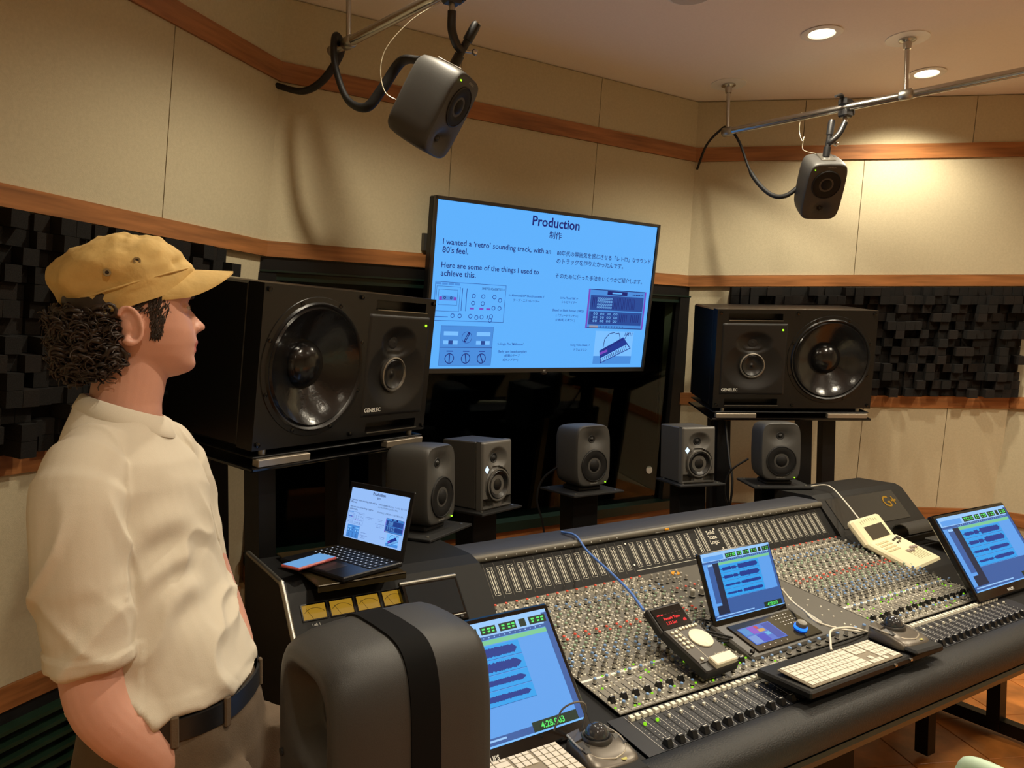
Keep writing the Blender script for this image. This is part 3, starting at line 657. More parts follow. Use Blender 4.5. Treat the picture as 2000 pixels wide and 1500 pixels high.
# ---------------------------------------------------------------- television on the wall
M_bez = mat('tv_bezel', (70,66,62), .35, .6)
tv = empty('television', (2.335,3.29,1.956), 1, 8.5, label='large wall television showing a slide headed Production', cat='television')
mb = MB(); mb.bbox((0,.035,.001), (1.43,.05,.836), .006, M_black); mb.build('casing', tv)
mb = MB()
for c, d in (((0,.004,.4135),(1.428,.016,.015)), ((0,.004,-.406),(1.428,.016,.022)), ((-.7075,.004,.003),(.014,.016,.83)), ((.7075,.004,.003),(.014,.016,.83))): mb.box(c, d, M_bez)
mb.build('bezel', tv)
slide(tv, T(0,.004,.0))
mb = MB(); put_text(mb, 'LG', .012, T(0,-.005,-.4105) @ FRONT, M_print, 'CENTER'); mb.build('logo', tv)
mb = MB(); mb.lathe([(.018,-.417),(.014,-.427),(.004,-.429)], M_bez, n=12); mb.build('remote_sensor', tv)
mb = MB(); mb.bbox((0,.085,.05), (.45,.06,.35), .005, M_black); mb.build('wall_bracket', tv)
mb = MB(); WF.slab(mb, .735, .785, 2.135, 2.215, .012, .04, mat('outlet_plastic', (58,56,52), .5)); ot = mb.build('wall_socket', label='small dark wall socket at the edge of the television', cat='socket')
mb = MB(); WF.slab(mb, .750, .770, 2.155, 2.195, .04, .043, M_black); mb.build('socket_plate', ot)

# ---------------------------------------------------------------- audio editing software shown on the desk screens
D_blue = E_('daw_blue', (92,160,236)); D_clip = E_('daw_clip', (40,160,236)); D_wave = E_('daw_wave', (14,52,140)); D_side = E_('daw_side', (52,92,160)); D_dark = E_('daw_dark', (22,34,62)); D_bar = E_('daw_bar', (150,200,250)); D_green = E_('daw_green', (120,200,150)); D_lcd = E_('daw_lcd', (20,44,30)); D_lcdt = E_('daw_lcd_text', (90,240,110)); D_line = E_('daw_line', (120,190,255))
def daw(parent, W, H, seed=1):
    """arrange window of an audio editor, W x H, centred at the origin, facing -y"""
    X = lambda a: (a-.5)*W
    Z = lambda a: (.5-a)*H
    r = random.Random(seed); mb = MB()
    def q(a0, a1, b0, b1, m, d): rect(mb, X(a0), X(a1), Z(b1), Z(b0), m, d)
    q(0,1,0,1,D_blue,0); scr = mb.build('screen', parent)
    mb = MB()
    q(0,1,0,.028,D_bar,.0003); q(0,1,.028,.13,D_bar,.0003); q(.02,.30,.05,.12,D_blue,.0005)
    for k, (a, b) in enumerate(((.33,.48),(.50,.57),(.59,.68),(.70,.80),(.82,.86),(.88,.985))): q(a,b,.045,.115,D_lcd,.0006)
    for a in (.345,.375,.405,.435,.455,.515,.545,.60,.63,.655,.715,.75,.775,.895,.93,.955): q(a,a+.018,.06,.075,D_lcdt,.0008); q(a,a+.014,.085,.1,D_lcdt,.0008)
    q(0,.985,.13,.16,D_side,.0004); q(.20,.97,.165,.205,D_green,.0004)
    for k in range(24): q(.22+k*.031,.226+k*.031,.14,.15,D_bar,.0006)
    q(0,.055,.16,.93,D_blue,.0005); q(.055,.13,.165,.76,D_side,.0005); q(.13,.21,.165,.80,D_dark,.0005); q(.055,.21,.80,.93,D_dark,.0005); q(.06,.125,.17,.20,D_bar,.0007)
    q(.965,1,.03,.93,D_side,.0005); q(0,1,.93,1,D_side,.0005); q(.02,.55,.945,.96,D_bar,.0007); q(.21,.965,.715,.93,D_side if seed != 1 else D_blue,.00045); q(0,1,.985,1,D_line,.0007)
    for t in range(4):
        b0, b1 = .215+t*.125, .335+t*.125; q(.21,.78,b0,b1,D_clip,.0006)
        vs = []; n = 120; mid = (b0+b1)/2
        for i in range(n+1):
            a = .22+.54*i/n; u = i/n
            env = .10 if (u < .05 or .40 < u < .46) else (.2 if .27 < u < .30 else (.5 if u < .4 else .8)); env *= (1 if t < 2 else .6)
            if u > .96: env *= (1-u)/.04
            h = (b1-b0)*.42*env*(.7+.3*r.random())+.002
            vs += [(X(a),-.0009,Z(mid+h)), (X(a),-.0009,Z(mid-h))]
        mb.add(vs, [(2*i,2*i+2,2*i+3,2*i+1) for i in range(n)], D_wave)
        q(.21,.78,b1-.003,b1,D_wave,.0008)
    q(.70,.965,.905,.985,D_lcd,.001)
    mb.build('editor_window', scr)
    mb = MB(); put_text(mb, '4:28.003', H*.072, T(X(.745),-.0016,Z(.972)) @ FRONT, D_lcdt, 'LEFT', bold=.0003); mb.build('time_readout', scr)
    return scr
def monitor(x, y, z, yaw, tilt, W, H, label, seed, brand='PHILIPS'):
    root = empty('desk_monitor', (x, y, z), yaw, tilt, label=label, cat='monitor', group='flat monitors on the mixing desk')
    mb = MB(); mb.bbox((0,.014,-.010), (W+.03,.024,H+.05), .005, M_blackg); mb.build('casing', root)
    s_ = daw(root, W, H, seed); s_.location = (0,-.0005,0)
    mb = MB(); put_text(mb, brand, .014, T(-W*.06 if brand=='PHILIPS' else 0,.0012,-H/2-.024) @ FRONT, M_print, 'CENTER', bold=.0003); mb.build('logo', root)
    mb = MB(); mb.bbox((0,.05,-.03), (.14,.05,.14), .008, M_black); mb.build('rear_hump', root)
    inv = (Matrix.Rotation(R(yaw),4,'Z') @ Matrix.Rotation(R(tilt),4,'X')).inverted()
    return root
monitor(.863,1.482,.895,1,-38,.48,.272,'flat monitor with a green 4:28.003 readout, behind the dark near speaker',1)
monitor(3.119,1.47,.918,0,-33,.50,.285,'flat monitor with waveforms at the far end of the desk, beside the white remote',2)

# ================================================================ the mixing desk
M_strip = mat('channel_grey', (122,118,108), .5, noise=(60,.05))
M_master = mat('master_grey', (92,89,82), .5)
M_deskb = mat('desk_black', (11,11,12), .6, spec=.3)
M_leather = mat('armrest_leather', (15,15,15), .55, bump=(260,.35), noise=(20,.1))
M_leatherg = mat('armrest_lip', (30,36,30), .35)
M_kn = mat('knob_grey', (160,157,148), .45); M_skirt = mat('knob_skirt', (24,24,26), .5)
CAPS = {k: mat('knob_cap_'+k, c, .4) for k, c in dict(red=(226,92,70), blue=(120,156,205), green=(150,176,150), grey=(176,172,162), white=(228,224,212), black=(70,68,62)).items()}
M_btn = mat('button_ivory', (232,228,212), .4); M_btnk = mat('fader_black', (22,22,24), .35)
M_lit = mat('button_lit_green', (150,235,30), emit=.9)
M_dkblue = mat('fader_panel_blue_black', (20,22,30), .5)
Y0, Z0, SL = 1.24, .735, .127
def zs(y): return Z0 + SL*(y-Y0)
desk = empty('mixing_desk', (2.1,1.6,0), label='long grey and black mixing desk covered in knobs and faders', cat='mixing desk')
DL = Vector((2.1,1.6,0))
def dbuild(mb, name, parent=None, **k):
    mb.v = [tuple(Vector(v)-DL) for v in mb.v]; return mb.build(name, parent or desk, **k)
def prism(mb, x0, x1, prof, m):  # (y, z) profile, extruded along x
    n = len(prof); vs = [(x0,y,z) for y,z in prof]+[(x1,y,z) for y,z in prof]
    fs = [tuple(range(n)), tuple(range(2*n-1,n-1,-1))]+[(i,i+n,(i+1)%n+n,(i+1)%n) for i in range(n)]
    mb.add(vs, fs, m)
def on(mb, x0, x1, y0, y1, h, m, h0=0.0):  # raised patch lying on the sloping surface
    p = [(x0,y0,zs(y0)+h0),(x1,y0,zs(y0)+h0),(x1,y1,zs(y1)+h0),(x0,y1,zs(y1)+h0)]
    mb.hexa(p+[(x,y,z+h-h0) for x,y,z in p], m)
XL0, XL1, XC1, XR1 = 1.225, 1.865, 2.355, 2.995
# body under the surface
mb = MB(); prism(mb, .60, 3.72, [(1.25,.66),(1.25,.728),(2.07,.832),(2.30,.90),(2.30,.50),(1.9,.48)], M_deskb); dbuild(mb, 'body', recalc=True)
# armrest
ap = [(1.258,.738),(1.245,.748),(1.215,.752),(1.185,.747),(1.163,.735),(1.152,.716),(1.150,.695),(1.155,.668),(1.168,.655),(1.258,.655)]
mb = MB(); prism(mb, .57, 3.75, ap, M_leather); dbuild(mb, 'armrest', smooth=40, recalc=True)
mb = MB(); prism(mb, .57, 3.75, [(1.156,.662),(1.153,.65),(1.16,.63),(1.25,.63),(1.25,.654),(1.17,.654)], M_leatherg); dbuild(mb, 'armrest_lip', recalc=True)
mb = MB(); on(mb, XL0-.05, XR1+.05, 1.258, 1.408, .003, M_dkblue); dbuild(mb, 'fader_panel')
mb = MB(); on(mb, XR1+.01, 3.72, 1.258, 2.07, .002, M_deskb); dbuild(mb, 'side_deck')
mb = MB(); on(mb, .60, XL0-.06, 1.258, 1.95, .002, M_deskb); dbuild(mb, 'side_deck')
mb = MB(); on(mb, XL1+.002, XC1-.002, 1.43, 2.068, .003, M_master); dbuild(mb, 'master_section')
rk = random.Random(3); knobs = []      # (x, y, cap, scale)
btn = MB(); marks = MB()
def chan(x0, k, right):
    mb = MB(); on(mb, x0+.0006, x0+.0394, 1.418, 2.068, .003, M_strip); dbuild(mb, 'channel_strip')
    c = x0+.02
    rows = [(2.035,-.006,'red'),(1.992,.004,'white'),(1.955,.011,'blue'),(1.932,.008,'blue'),(1.905,-.008,'green'),(1.888,.010,'green'),(1.862,-.008,'white'),(1.846,.010,'green'),(1.822,-.008,'white'),(1.802,.009,'white'),(1.779,-.007,'red'),(1.760,-.009,'red'),(1.742,.010,'green'),(1.724,-.009,'green'),(1.706,.009,'green'),(1.688,-.008,'blue'),(1.668,.010,'blue'),(1.650,.008,'blue'),(1.632,-.010,'blue'),(1.614,.009,'black'),(1.598,-.009,'black'),(1.556,.010,'blue'),(1.440,.009,'blue')]
    for y, dx, cap in rows: knobs.append((c+dx, y, cap, 1.0))
    for y in [1.43+.0122*i for i in range(52)]:
        for dx in (-.014,.0,.014):
            if rk.random() < .58 and not (1.455 < y < 1.525 and dx == .0): on(btn, c+dx-.0026, c+dx+.0026, y-.0018, y+.0018, .0065, M_lit if (rk.random() < .14 and (y < 1.6)) else M_btn, .003)
    on(marks, x0+.001, x0+.039, 1.572, 1.580, .0034, M_print, .003)
    for y in (1.425,1.54,1.643,1.735,1.815,1.9,1.97): on(marks, x0+.006, x0+.030, y-.0006, y+.0006, .0034, M_print, .003)
    on(marks, x0-.0005, x0+.0005, 1.42, 2.066, .0035, M_skirt, .003)
    # small fader
    mb = MB(); on(mb, c-.002-.0012, c-.002+.0012, 1.458, 1.528, .0036, M_blackm, .003); dbuild(mb, 'fader_slot')
    y = 1.468 + (.010*rk.random() if right else .003); fader_cap(c-.002, y, .007, .010, .014, M_btnk, 'small_fader_cap')
    # long fader
    mb = MB(); on(mb, c-.0014, c+.0014, 1.268, 1.372, .0036, M_blackm, .003); dbuild(mb, 'fader_slot')
    on(marks, x0-.0004, x0+.0004, 1.262, 1.404, .0036, M_print, .003)
    for i in range(6): on(marks, c+.009, c+.0115, 1.285+i*.013, 1.2865+i*.013, .0037, M_print, .003); on(marks, c-.010, c-.0085, 1.285+i*.013, 1.2865+i*.013, .0037, M_print, .003)
    fader_cap(c, 1.272+(0 if not right else .002), .0085, .012, .016, M_btnk, 'fader_cap')
    for dx in (-.0095,.0095):
        mb = MB(); on(mb, c+dx-.0062, c+dx+.0062, 1.381, 1.393, .012, M_btn, .003); dbuild(mb, 'square_button')
    mb = MB(); y = 1.357; on(mb, c+.004, c+.010, y-.003, y+.003, .009, M_lit if (k < 2 and not right) else M_btn, .003); dbuild(mb, 'round_button')
def fader_cap(x, y, hw, hd, h, m, name):
    z = zs(y)+.003; mb = MB()
    mb.hexa([(x-hw,y-hd,z),(x+hw,y-hd,z),(x+hw,y+hd,z),(x-hw,y+hd,z),(x-hw*.8,y-hd*.45,z+h),(x+hw*.8,y-hd*.45,z+h),(x+hw*.8,y+hd*.45,z+h),(x-hw*.8,y+hd*.45,z+h)], m)
    mb.box((x,y,z+h+.0002), (hw*1.5,.0016,.0012), M_print); dbuild(mb, name)
for k in range(16): chan(XL0+k*.04, k, False)
for k in range(16): chan(XC1+k*.04, k, True)
# master section knobs
for i in range(5):
    for j in range(3): knobs.append((XL1+.025+i*.030, 1.975+j*.026, 'grey', 1.0))
for i in range(5): knobs.append((XL1+.03+i*.042, 1.905, 'red', 1.0)); knobs.append((XL1+.05+i*.045, 1.852, 'white', 1.7)); knobs.append((XL1+.03+i*.042, 1.79, 'green', .9)); knobs.append((XL1+.03+i*.042, 1.925, 'grey', .9))
for i in range(10): knobs.append((XL1+.03+i*.046, 1.442, 'blue', 1.25))
for i in range(120):
    x, y = XL1+.02+rk.random()*.44, 1.46+rk.random()*.55; on(btn, x-.0028, x+.0028, y-.0018, y+.0018, .006, M_btn, .003)
on(marks, XL1+.13, XL1+.165, 2.02, 2.045, .006, mat('amber_tag', (235,160,30), .5), .003)
cam_p = Vector((0,0,1.65)); knobs.sort(key=lambda q: (Vector((q[0],q[1],zs(q[1])))-cam_p).length/q[3])
ang = math.atan(SL)
def knob_mb(mb, cap, s_, M):
    mb.lathe([(.0062*s_,0),(.0060*s_,.004*s_),(.0050*s_,.0045*s_),(.0047*s_,.0145*s_),(.0046*s_,.0165*s_),(.0034*s_,.0178*s_)], [M_skirt,M_kn,M_kn,CAPS[cap],CAPS[cap]], M, n=10, cap=(False,True))
proto = {}; rest = MB()
for i, (x, y, cap, s_) in enumerate(knobs):
    loc = Vector((x,y,zs(y)+.003)); 
    if i < 300:
        if (cap,s_) not in proto:
            mb = MB(); knob_mb(mb, cap, s_, None); o = mb.build('knob', desk, smooth=40); proto[cap,s_] = o.data
        else:
            o = bpy.data.objects.new('knob', proto[cap,s_]); col.objects.link(o); o.parent = desk
        o.location = loc-DL; o.rotation_euler = (ang,0,0)
    else: knob_mb(rest, cap, s_, T(*loc) @ Matrix.Rotation(ang,4,'X'))
dbuild(rest, 'knobs', smooth=40, kind='stuff')
dbuild(btn, 'small_buttons', kind='stuff'); dbuild(marks, 'panel_markings', kind='stuff')

# meter bridge
BY0, BZ0, BY1, BZ1 = 2.072, .838, 2.168, .958
mb = MB(); prism(mb, XL0-.01, XR1+.045, [(BY0,BZ0),(BY1,BZ1),(2.30,.972),(2.32,.955),(2.32,.60),(2.10,.60)], M_deskb); dbuild(mb, 'meter_bridge', recalc=True)
M_bridgetop = mat('bridge_top_cover', (44,46,54), .6)
mb = MB(); prism(mb, XL0-.012, XR1+.047, [(2.165,.962),(2.172,.978),(2.185,.984),(2.305,.984),(2.322,.975),(2.322,.955),(2.30,.955)], M_bridgetop); dbuild(mb, 'bridge_top', smooth=50, recalc=True)
M_rail = mat('bridge_rail', (96,92,82), .45)
mb = MB(); mb.tube([(XL0-.012,2.166,.968),(XR1+.047,2.166,.968)], .0125, M_rail, 14); dbuild(mb, 'bridge_rail', smooth=50)
bl = math.hypot(BY1-BY0, BZ1-BZ0); ba = math.atan2(BZ1-BZ0, BY1-BY0)
BM = T(0,BY0,BZ0) @ Matrix.Rotation(ba-math.pi/2,4,'X')      # x along the desk, z up the bridge face, -y out
M_mt = mat('meter_print', (222,220,208), .5)
def meter(x, z0, z1, w=.0215):
    mb = MB(); rect(mb, x-w/2, x+w/2, z0, z1, M_blackm, .0008, BM); outline(mb, x-w/2, x+w/2, z0, z1, .0009, M_mt, .0012, BM)
    for s_ in (-1,1): rect(mb, x+s_*.0045-.0013, x+s_*.0045+.0013, z0+.006, z1-.012, M_mt, .0013, BM); rect(mb, x+s_*.0058-.002, x+s_*.0058+.002, z1-.008, z1-.005, M_mt, .0013, BM)
    rect(mb, x-.001, x+.001, z0+.006, z1-.02, mat('meter_scale',(60,58,54),.6), .0012, BM); dbuild(mb, 'level_meter')
dots = MB()
for k in range(16):
    for x0 in (XL0, XC1):
        x = x0+k*.04+.02; meter(x, .030, .128)
        mb = MB(); rect(mb, x+.0195, x+.0205, .018, .142, M_rail, .0008, BM); dbuild(mb, 'bridge_divider')
        mb = MB(); mb.lathe([(.0022,0),(.0022,.002)], M_print, T(x-.01,2.1545,.968) @ Matrix.Rotation(R(90),4,'X'), n=8); dbuild(mb, 'marker_dot')
for k in range(8): meter(XL1+.035+k*.0405, .034, .132)
meter(XL1+.395, .040, .152, .020)
mb = MB(); rect(mb, XL1+.01, XL1+.34, .022, .0235, M_mt, .0009, BM); dbuild(mb, 'bridge_line')
def bridge_text(txt, size, x, z, rotz=0, align='CENTER', lines=.9):
    for i, t in enumerate(txt.split('\n')):
        mb = MB(); M = BM @ T(x,-.0012,z) @ FRONT @ Matrix.Rotation(R(rotz),4,'Z') @ T(0,-i*size*lines,0); put_text(mb, t, size, M, M_mt, align, bold=.0002); dbuild(mb, 'lettering')
bridge_text('Solid\nState\nLogic', .023, XL1+.448, .112)
bridge_text('ORIGIN', .017, XL1+.367, .042, 90, 'LEFT')
mb = MB(); rect(mb, XL1+.373, XL1+.3745, .04, .14, M_mt, .0009, BM); dbuild(mb, 'bridge_line')
for x in (XL1+.008, XL1+.475):
    for z in (.045,.13):
        mb = MB(); mb.lathe([(.0045,-.0005),(.0045,-.003),(.002,-.0035)], M_steel2, BM @ T(x,0,z), n=10, axis='y'); dbuild(mb, 'bridge_screw')
mb = MB(); mb.bbox((XL1+.215,2.148,.972), (.02,.006,.008), .001, mat('amber_tag', (235,160,30), .5)); dbuild(mb, 'amber_tag')
mb = MB(); put_text(mb, 'CONTROL ROOM MONITOR', .0075, T(XL1+.21,2.153,.9625) @ Matrix.Rotation(R(-20),4,'X') @ FRONT, M_print, 'CENTER'); dbuild(mb, 'lettering')

# left housing with needle meters and a small screen
VX0, VX1 = .60, 1.205
VF0, VF1 = (1.955,.835), (2.075,.985)
mb = MB(); prism(mb, VX0, VX1, [VF0,VF1,(2.13,1.0),(2.42,1.0),(2.42,.6),(2.0,.6)], M_deskb); dbuild(mb, 'meter_housing', recalc=True)
VM = T(0,VF0[0],VF0[1]) @ Matrix.Rotation(math.atan2(VF1[1]-VF0[1],VF1[0]-VF0[0])-math.pi/2,4,'X')
M_vu = mat('needle_meter_amber', (222,168,42), emit=.42)
for k in range(4):
    x0 = VX0+.028+k*.078; z0, z1 = .108, .150; mb = MB()
    outline(mb, x0-.003, x0+.068, z0-.003, z1+.003, .003, M_blackg, .004, VM); rect(mb, x0, x0+.065, z0, z1, M_vu, .0015, VM)
    cx, cz = x0+.033, z0-.012; pts = [(cx+.040*math.cos(R(a)), cz+.044*math.sin(R(a))) for a in range(45,140,8)]
    for p, q in zip(pts[:-1], pts[1:]): bar(mb, *p, *q, .0012, M_blackm, .002, VM)
    bar(mb, cx-.006, z0+.002, x0+.012, z0+.031, .001, M_blackm, .0022, VM); dbuild(mb, 'needle_meter')
for t, x in (('Left 1', VX0+.06), ('Right 2', VX0+.30)):
    mb = MB(); put_text(mb, t, .010, VM @ T(x,-.001,.090) @ FRONT, M_print, 'CENTER'); dbuild(mb, 'lettering')
mb = MB(); mb.bbox((VX0+.405,-.012,.085), (.188,.03,.142), .006, M_blackg, VM); sc_ = dbuild(mb, 'small_screen')
mb = MB(); rect(mb, VX0+.325, VX0+.488, .042, .145, mat('unlit_screen', (26,34,40), .12), .0275, VM); dbuild(mb, 'screen_glass', sc_); 
mb = MB(); mb.tube([VM @ Vector((VX0+.313,-.02,.157)), VM @ Vector((VX0+.497,-.02,.157))], .006, M_steel2, 10); dbuild(mb, 'screen_rim', sc_, smooth=50)
mb = MB(); mb.box((VX0+.405,-.0275,.036), (.17,.002,.002), M_steel2, VM); dbuild(mb, 'screen_trim', sc_)
for k in range(4):
    mb = MB(); mb.lathe([(.006,-.026),(.006,-.034),(.003,-.036)], M_btnk, VM @ T(VX0+.395+k*.026,0,.026), n=12, axis='y'); dbuild(mb, 'screen_button', sc_, smooth=40)
# chrome edged cheek at the left end
mb = MB(); prism(mb, .585, .60, [(1.16,.50),(1.16,.75),(1.95,.85),(2.09,1.01),(2.46,1.01),(2.46,.50)], M_deskb); dbuild(mb, 'end_cheek', recalc=True)
mb = MB(); mb.tube(bez([(.588,1.2,.755),(.588,1.9,.845),(.588,1.96,.87),(.588,2.08,1.0),(.588,2.13,1.012),(.588,2.46,1.012)],5), .008, M_steel2, 10); dbuild(mb, 'cheek_trim', smooth=60)
# right end: housing with the gold badge
RX0, RX1 = 3.045, 3.72
mb = MB(); prism(mb, RX0, RX1, [(2.05,.835),(2.07,.86),(2.185,.985),(2.22,.998),(2.42,.998),(2.42,.55),(2.05,.55)], M_leather); dbuild(mb, 'end_housing', recalc=True)
RM_ = T(0,2.07,.86) @ Matrix.Rotation(math.atan2(.125,.115)-math.pi/2,4,'X')
mb = MB(); mb.box((RX0+.31,.0,.083), (.52,.006,.155), mat('smoked_panel', (46,46,46), .25), RM_); dbuild(mb, 'smoked_panel')
mb = MB(); put_text(mb, 'G+', .085, RM_ @ T(RX0+.44,-.0045,.075) @ FRONT, mat('gold_badge', (196,158,60), .3, .8), 'LEFT', bold=.001); dbuild(mb, 'gold_badge')
# pedestals and the steel under-frame
for x in (.95, 2.45):
    mb = MB(); mb.bbox((x,1.95,.29), (.30,.55,.57), .01, M_black); dbuild(mb, 'pedestal')
for x, y in ((3.56,1.635),(3.56,2.12),(3.56,1.36),(3.10,1.69),(3.10,2.2)):
    mb = MB(); mb.box((x,y,.345), (.055,.055,.65), M_black); dbuild(mb, 'frame_leg')
mb = MB(); mb.box((3.56,1.75,.045), (.05,1.1,.055), M_black); dbuild(mb, 'frame_rail')
mb = MB(); mb.box((3.33,2.12,.50), (.46,.04,.05), M_black); dbuild(mb, 'frame_rail')

# ================================================================ things on and around the desk
def RX(a): return Matrix.Rotation(R(a),4,'X')
def RZ(a): return Matrix.Rotation(R(a),4,'Z')
M_lapt = mat('laptop_black', (24,24,27), .35, .3); M_keyglow = mat('key_legend_glow', (225,235,255), emit=.8); M_key = mat('key_black', (14,14,15), .5)
# laptop riser and laptop
M_riser = mat('riser_brown_lacquer', (58,48,30), .25, .3)
ri = empty('laptop_riser', (.80,2.2,1.001), label='dark brown metal riser under the open laptop', cat='riser')
mb = MB(); mb.bbox((-.01,.0,.012), (.26,.40,.006), .002, M_riser); mb.build('plate', ri)
mb = MB(); mb.bbox((-.01,-.197,.006), (.26,.006,.020), .002, M_riser, T(0,0,-.0)); mb.build('front_lip', ri)
for s_ in (-1,1):
    mb = MB(); mb.box((s_*.11-.01,.05,.0045), (.02,.26,.009), M_riser); mb.build('runner', ri)
lp = empty('laptop', (.784,2.165,1.017), -73, label='open black laptop showing the slide headed Production', cat='laptop')
mb = MB(); mb.bbox((0,0,.008), (.305,.215,.014), .003, M_lapt); base = mb.build('base', lp)
mb = MB(); mb.bbox((0,-.062,.0152), (.13,.075,.0006), .0002, mat('trackpad', (44,40,42), .3)); mb.build('trackpad', base)
keys = MB()
for r_ in range(5):
    for k in range(13):
        x, y = -.129+k*.0215, .085-r_*.0205; keys.box((x,y,.0158), (.017,.0165,.0016), M_key); keys.box((x,y,.0167), (.0042,.0042,.0004), M_keyglow)
tag(keys.build('keys', base), kind='stuff')
lid = bpy.data.objects.new('lid', None); bpy.data.objects.remove(lid)
LM = T(0,.105,.014) @ RX(-14) @ T(0,0,.102)
mb = MB(); mb.bbox((0,.003,0), (.305,.006,.206), .002, M_lapt, LM); mb.build('lid', lp)
SL_bg = E_('laptop_slide', (150,190,248)); SL_ink = E_('laptop_ink', (30,40,90))
slide(lp, LM @ T(0,-.0006,.006) @ Matrix.Scale(.197,4), bg=SL_bg, ink=SL_ink)
ph = empty('phone', (.690,2.168,1.034), 0, label='phone in a red case lying on the laptop palm rest', cat='phone')
PM = RZ(25)
mb = MB(); mb.bbox((0,0,.0045), (.148,.074,.009), .003, mat('phone_case_red', (176,84,80), .35), PM); mb.build('case', ph)
mb = MB(); mb.box((0,0,.0094), (.140,.066,.0006), E_('phone_screen', (110,168,226), .9), PM); mb.build('screen', ph)

# near speaker seen from behind, with a black strap
ns = empty('rear_speaker', (.500,1.185,.775), 94, label='large dark grey speaker seen from behind, black strap round it', cat='speaker')
W_, D_, H_ = .270, .275, .42; n = 80; rings = []
for y, sx, sz in ((-.002,.01,.01),(-.002,.5,.5),(-.001,.90,.93),(.006,.95,.965),(.02,.985,.99),(.05,1,1),(.12,1.0,1.0),(.18,.99,.985),(.225,.96,.965),(.252,.915,.93),(.266,.865,.895),(.272,.82,.86)):
    rings.append([(lambda q: (q[0], y-.137, q[1]+H_/2))(sup(W_/2*sx, H_/2*sz, 5.2, 2*math.pi*i/n, .045)) for i in range(n)])
for k in range(1, 34):
    q_ = 1-k/33.5; ring = []
    for i in range(n):
        x, z = sup(W_/2*.82*q_, H_/2*.86*q_, 2+3.2*q_, 2*math.pi*i/n, .045*q_); d = (abs(x/.092)**3 + abs((z-.085)/.080)**3)**(1/3)
        ring.append((x, .136-(.052*min(1, max(0, (1-d)*2.2))**1.3 if d < 1 else 0), z+H_/2))
    rings.append(ring)
M_near = mat('near_speaker_paint', (46,46,46), .5, bump=(900,.15))
mb = MB(); mb.loft(rings, M_near); mb.build('cabinet', ns, smooth=60)
st_ = []
for y in (-.034,-.034,.018,.018):
    k = 1.012 if len(st_) in (1,2) else .98
    st_.append([(lambda q: (q[0], y, q[1]+H_/2))(sup(W_/2*k, H_/2*k, 5.2, 2*math.pi*i/n, .045)) for i in range(n)])
mb = MB(); mb.loft(st_, mat('strap_black', (5,5,6), .8, spec=.15), cap=(False,False)); mb.build('strap', ns, smooth=50)
mb = MB(); mb.lathe([(.034,.088),(.030,.084),(.001,.083)], M_blackm, T(0,0,.315), n=24, axis='y', cap=(False,True)); mb.build('rear_port', ns, smooth=50)
mb = MB(); mb.box((0,.1375,.115), (.15,.003,.12), mat('rating_label', (176,176,172), .4)); mb.build('rating_plate', ns)
for s_ in (-1,1):
    mb = MB(); mb.lathe([(.007,.136),(.007,.139),(.003,.1395)], M_blackm, T(s_*.098,.0,.20), n=12, axis='y'); mb.build('screw', ns)
mb = MB(); mb.lathe([(.10,-.010),(.097,-.009)], M_gend, T(0,-.128,.165), n=40, axis='y'); mb.build('woofer', ns)
mb = MB(); mb.lathe([(.03,-.006),(.02,-.008)], M_gend, T(0,-.131,.33), n=28, axis='y'); mb.build('tweeter', ns)
nst = empty('speaker_stand', (.46,1.18,0), label='black stand under the near strapped speaker', cat='stand')
mb = MB(); mb.bbox((.01,0,.766), (.20,.22,.012), .003, M_black); mb.build('plate', nst)
mb = MB(); mb.bbox((0,0,.39), (.07,.07,.74), .004, M_black); mb.build('post', nst)
mb = MB(); mb.bbox((0,0,.01), (.34,.34,.02), .004, M_black); mb.build('base', nst)

# white keyboards
M_alu = mat('keyboard_aluminium', (136,126,108), .5); M_wkey = mat('key_white', (216,210,196), .5)
def keyboard(x, y, z, yaw, tilt, W, D, label):
    root = empty('computer_keyboard', (x,y,z), yaw, tilt, label=label, cat='keyboard', group='white computer keyboards')
    mb = MB(); mb.bbox((0,0,-.003), (W,D,.006), .0025, M_alu); mb.build('plate', root)
    u = (W-.008)/22.6; v = (D-.008)/6.0; x0 = -W/2+.004
    rows = [(.6,[1]*14+[1]), (1,[1]*13+[2]), (1,[1.5]+[1]*12+[1.5]), (1,[1.75]+[1]*11+[2.25]), (1,[2.25]+[1]*10+[2.75]), (1,[1,1,1,1.25,5.5,1.25,1,1,1,1])]
    yy = D/2-.004; cache = {}
    def key(cx, cy, w, h):
        k = (round(w,4), round(h,4))
        if k not in cache:
            mb = MB(); mb.bbox((0,0,.0012), (w-.0022,h-.0022,.0024), .0006, M_wkey); o = mb.build('key', root); cache[k] = o.data
        else: o = bpy.data.objects.new('key', cache[k]); col.objects.link(o); o.parent = root
        o.location = (cx,cy,0)
    for r_, (h, ws) in enumerate(rows):
        hh = h*v*6/5.6; cx = x0; tot = sum(ws); k = 15/tot
        for w in ws: key(cx+w*k*u/2, yy-hh/2, w*k*u, hh); cx += w*k*u
        for i in range(3):
            if r_ in (3,) or (r_ == 4 and i != 1): continue
            key(x0+15.3*u+(i+.5)*u, yy-hh/2, u, hh)
        for i in range(4):
            if r_ == 5 and i == 1: continue
            key(x0+18.6*u+(i+.5)*u, yy-hh/2, u, hh)
        yy -= hh
    return root
keyboard(1.894,1.268,.802,0,3.5,.405,.112,'white keyboard on the black tray in the middle of the armrest')
keyboard(.785,1.300,.783,0,4,.40,.112,'white keyboard partly hidden by the near speaker')
tr = empty('keyboard_tray', (1.98,1.268,.760), label='black tray under the white keyboard and the farther trackball', cat='tray')
mb = MB(); mb.bbox((.0,.02,.022), (.62,.175,.022), .005, M_black); mb.build('board', tr)
mb = MB(); mb.bbox((-.2,.0,.005), (.05,.10,.016), .003, M_black); mb.build('foot', tr)
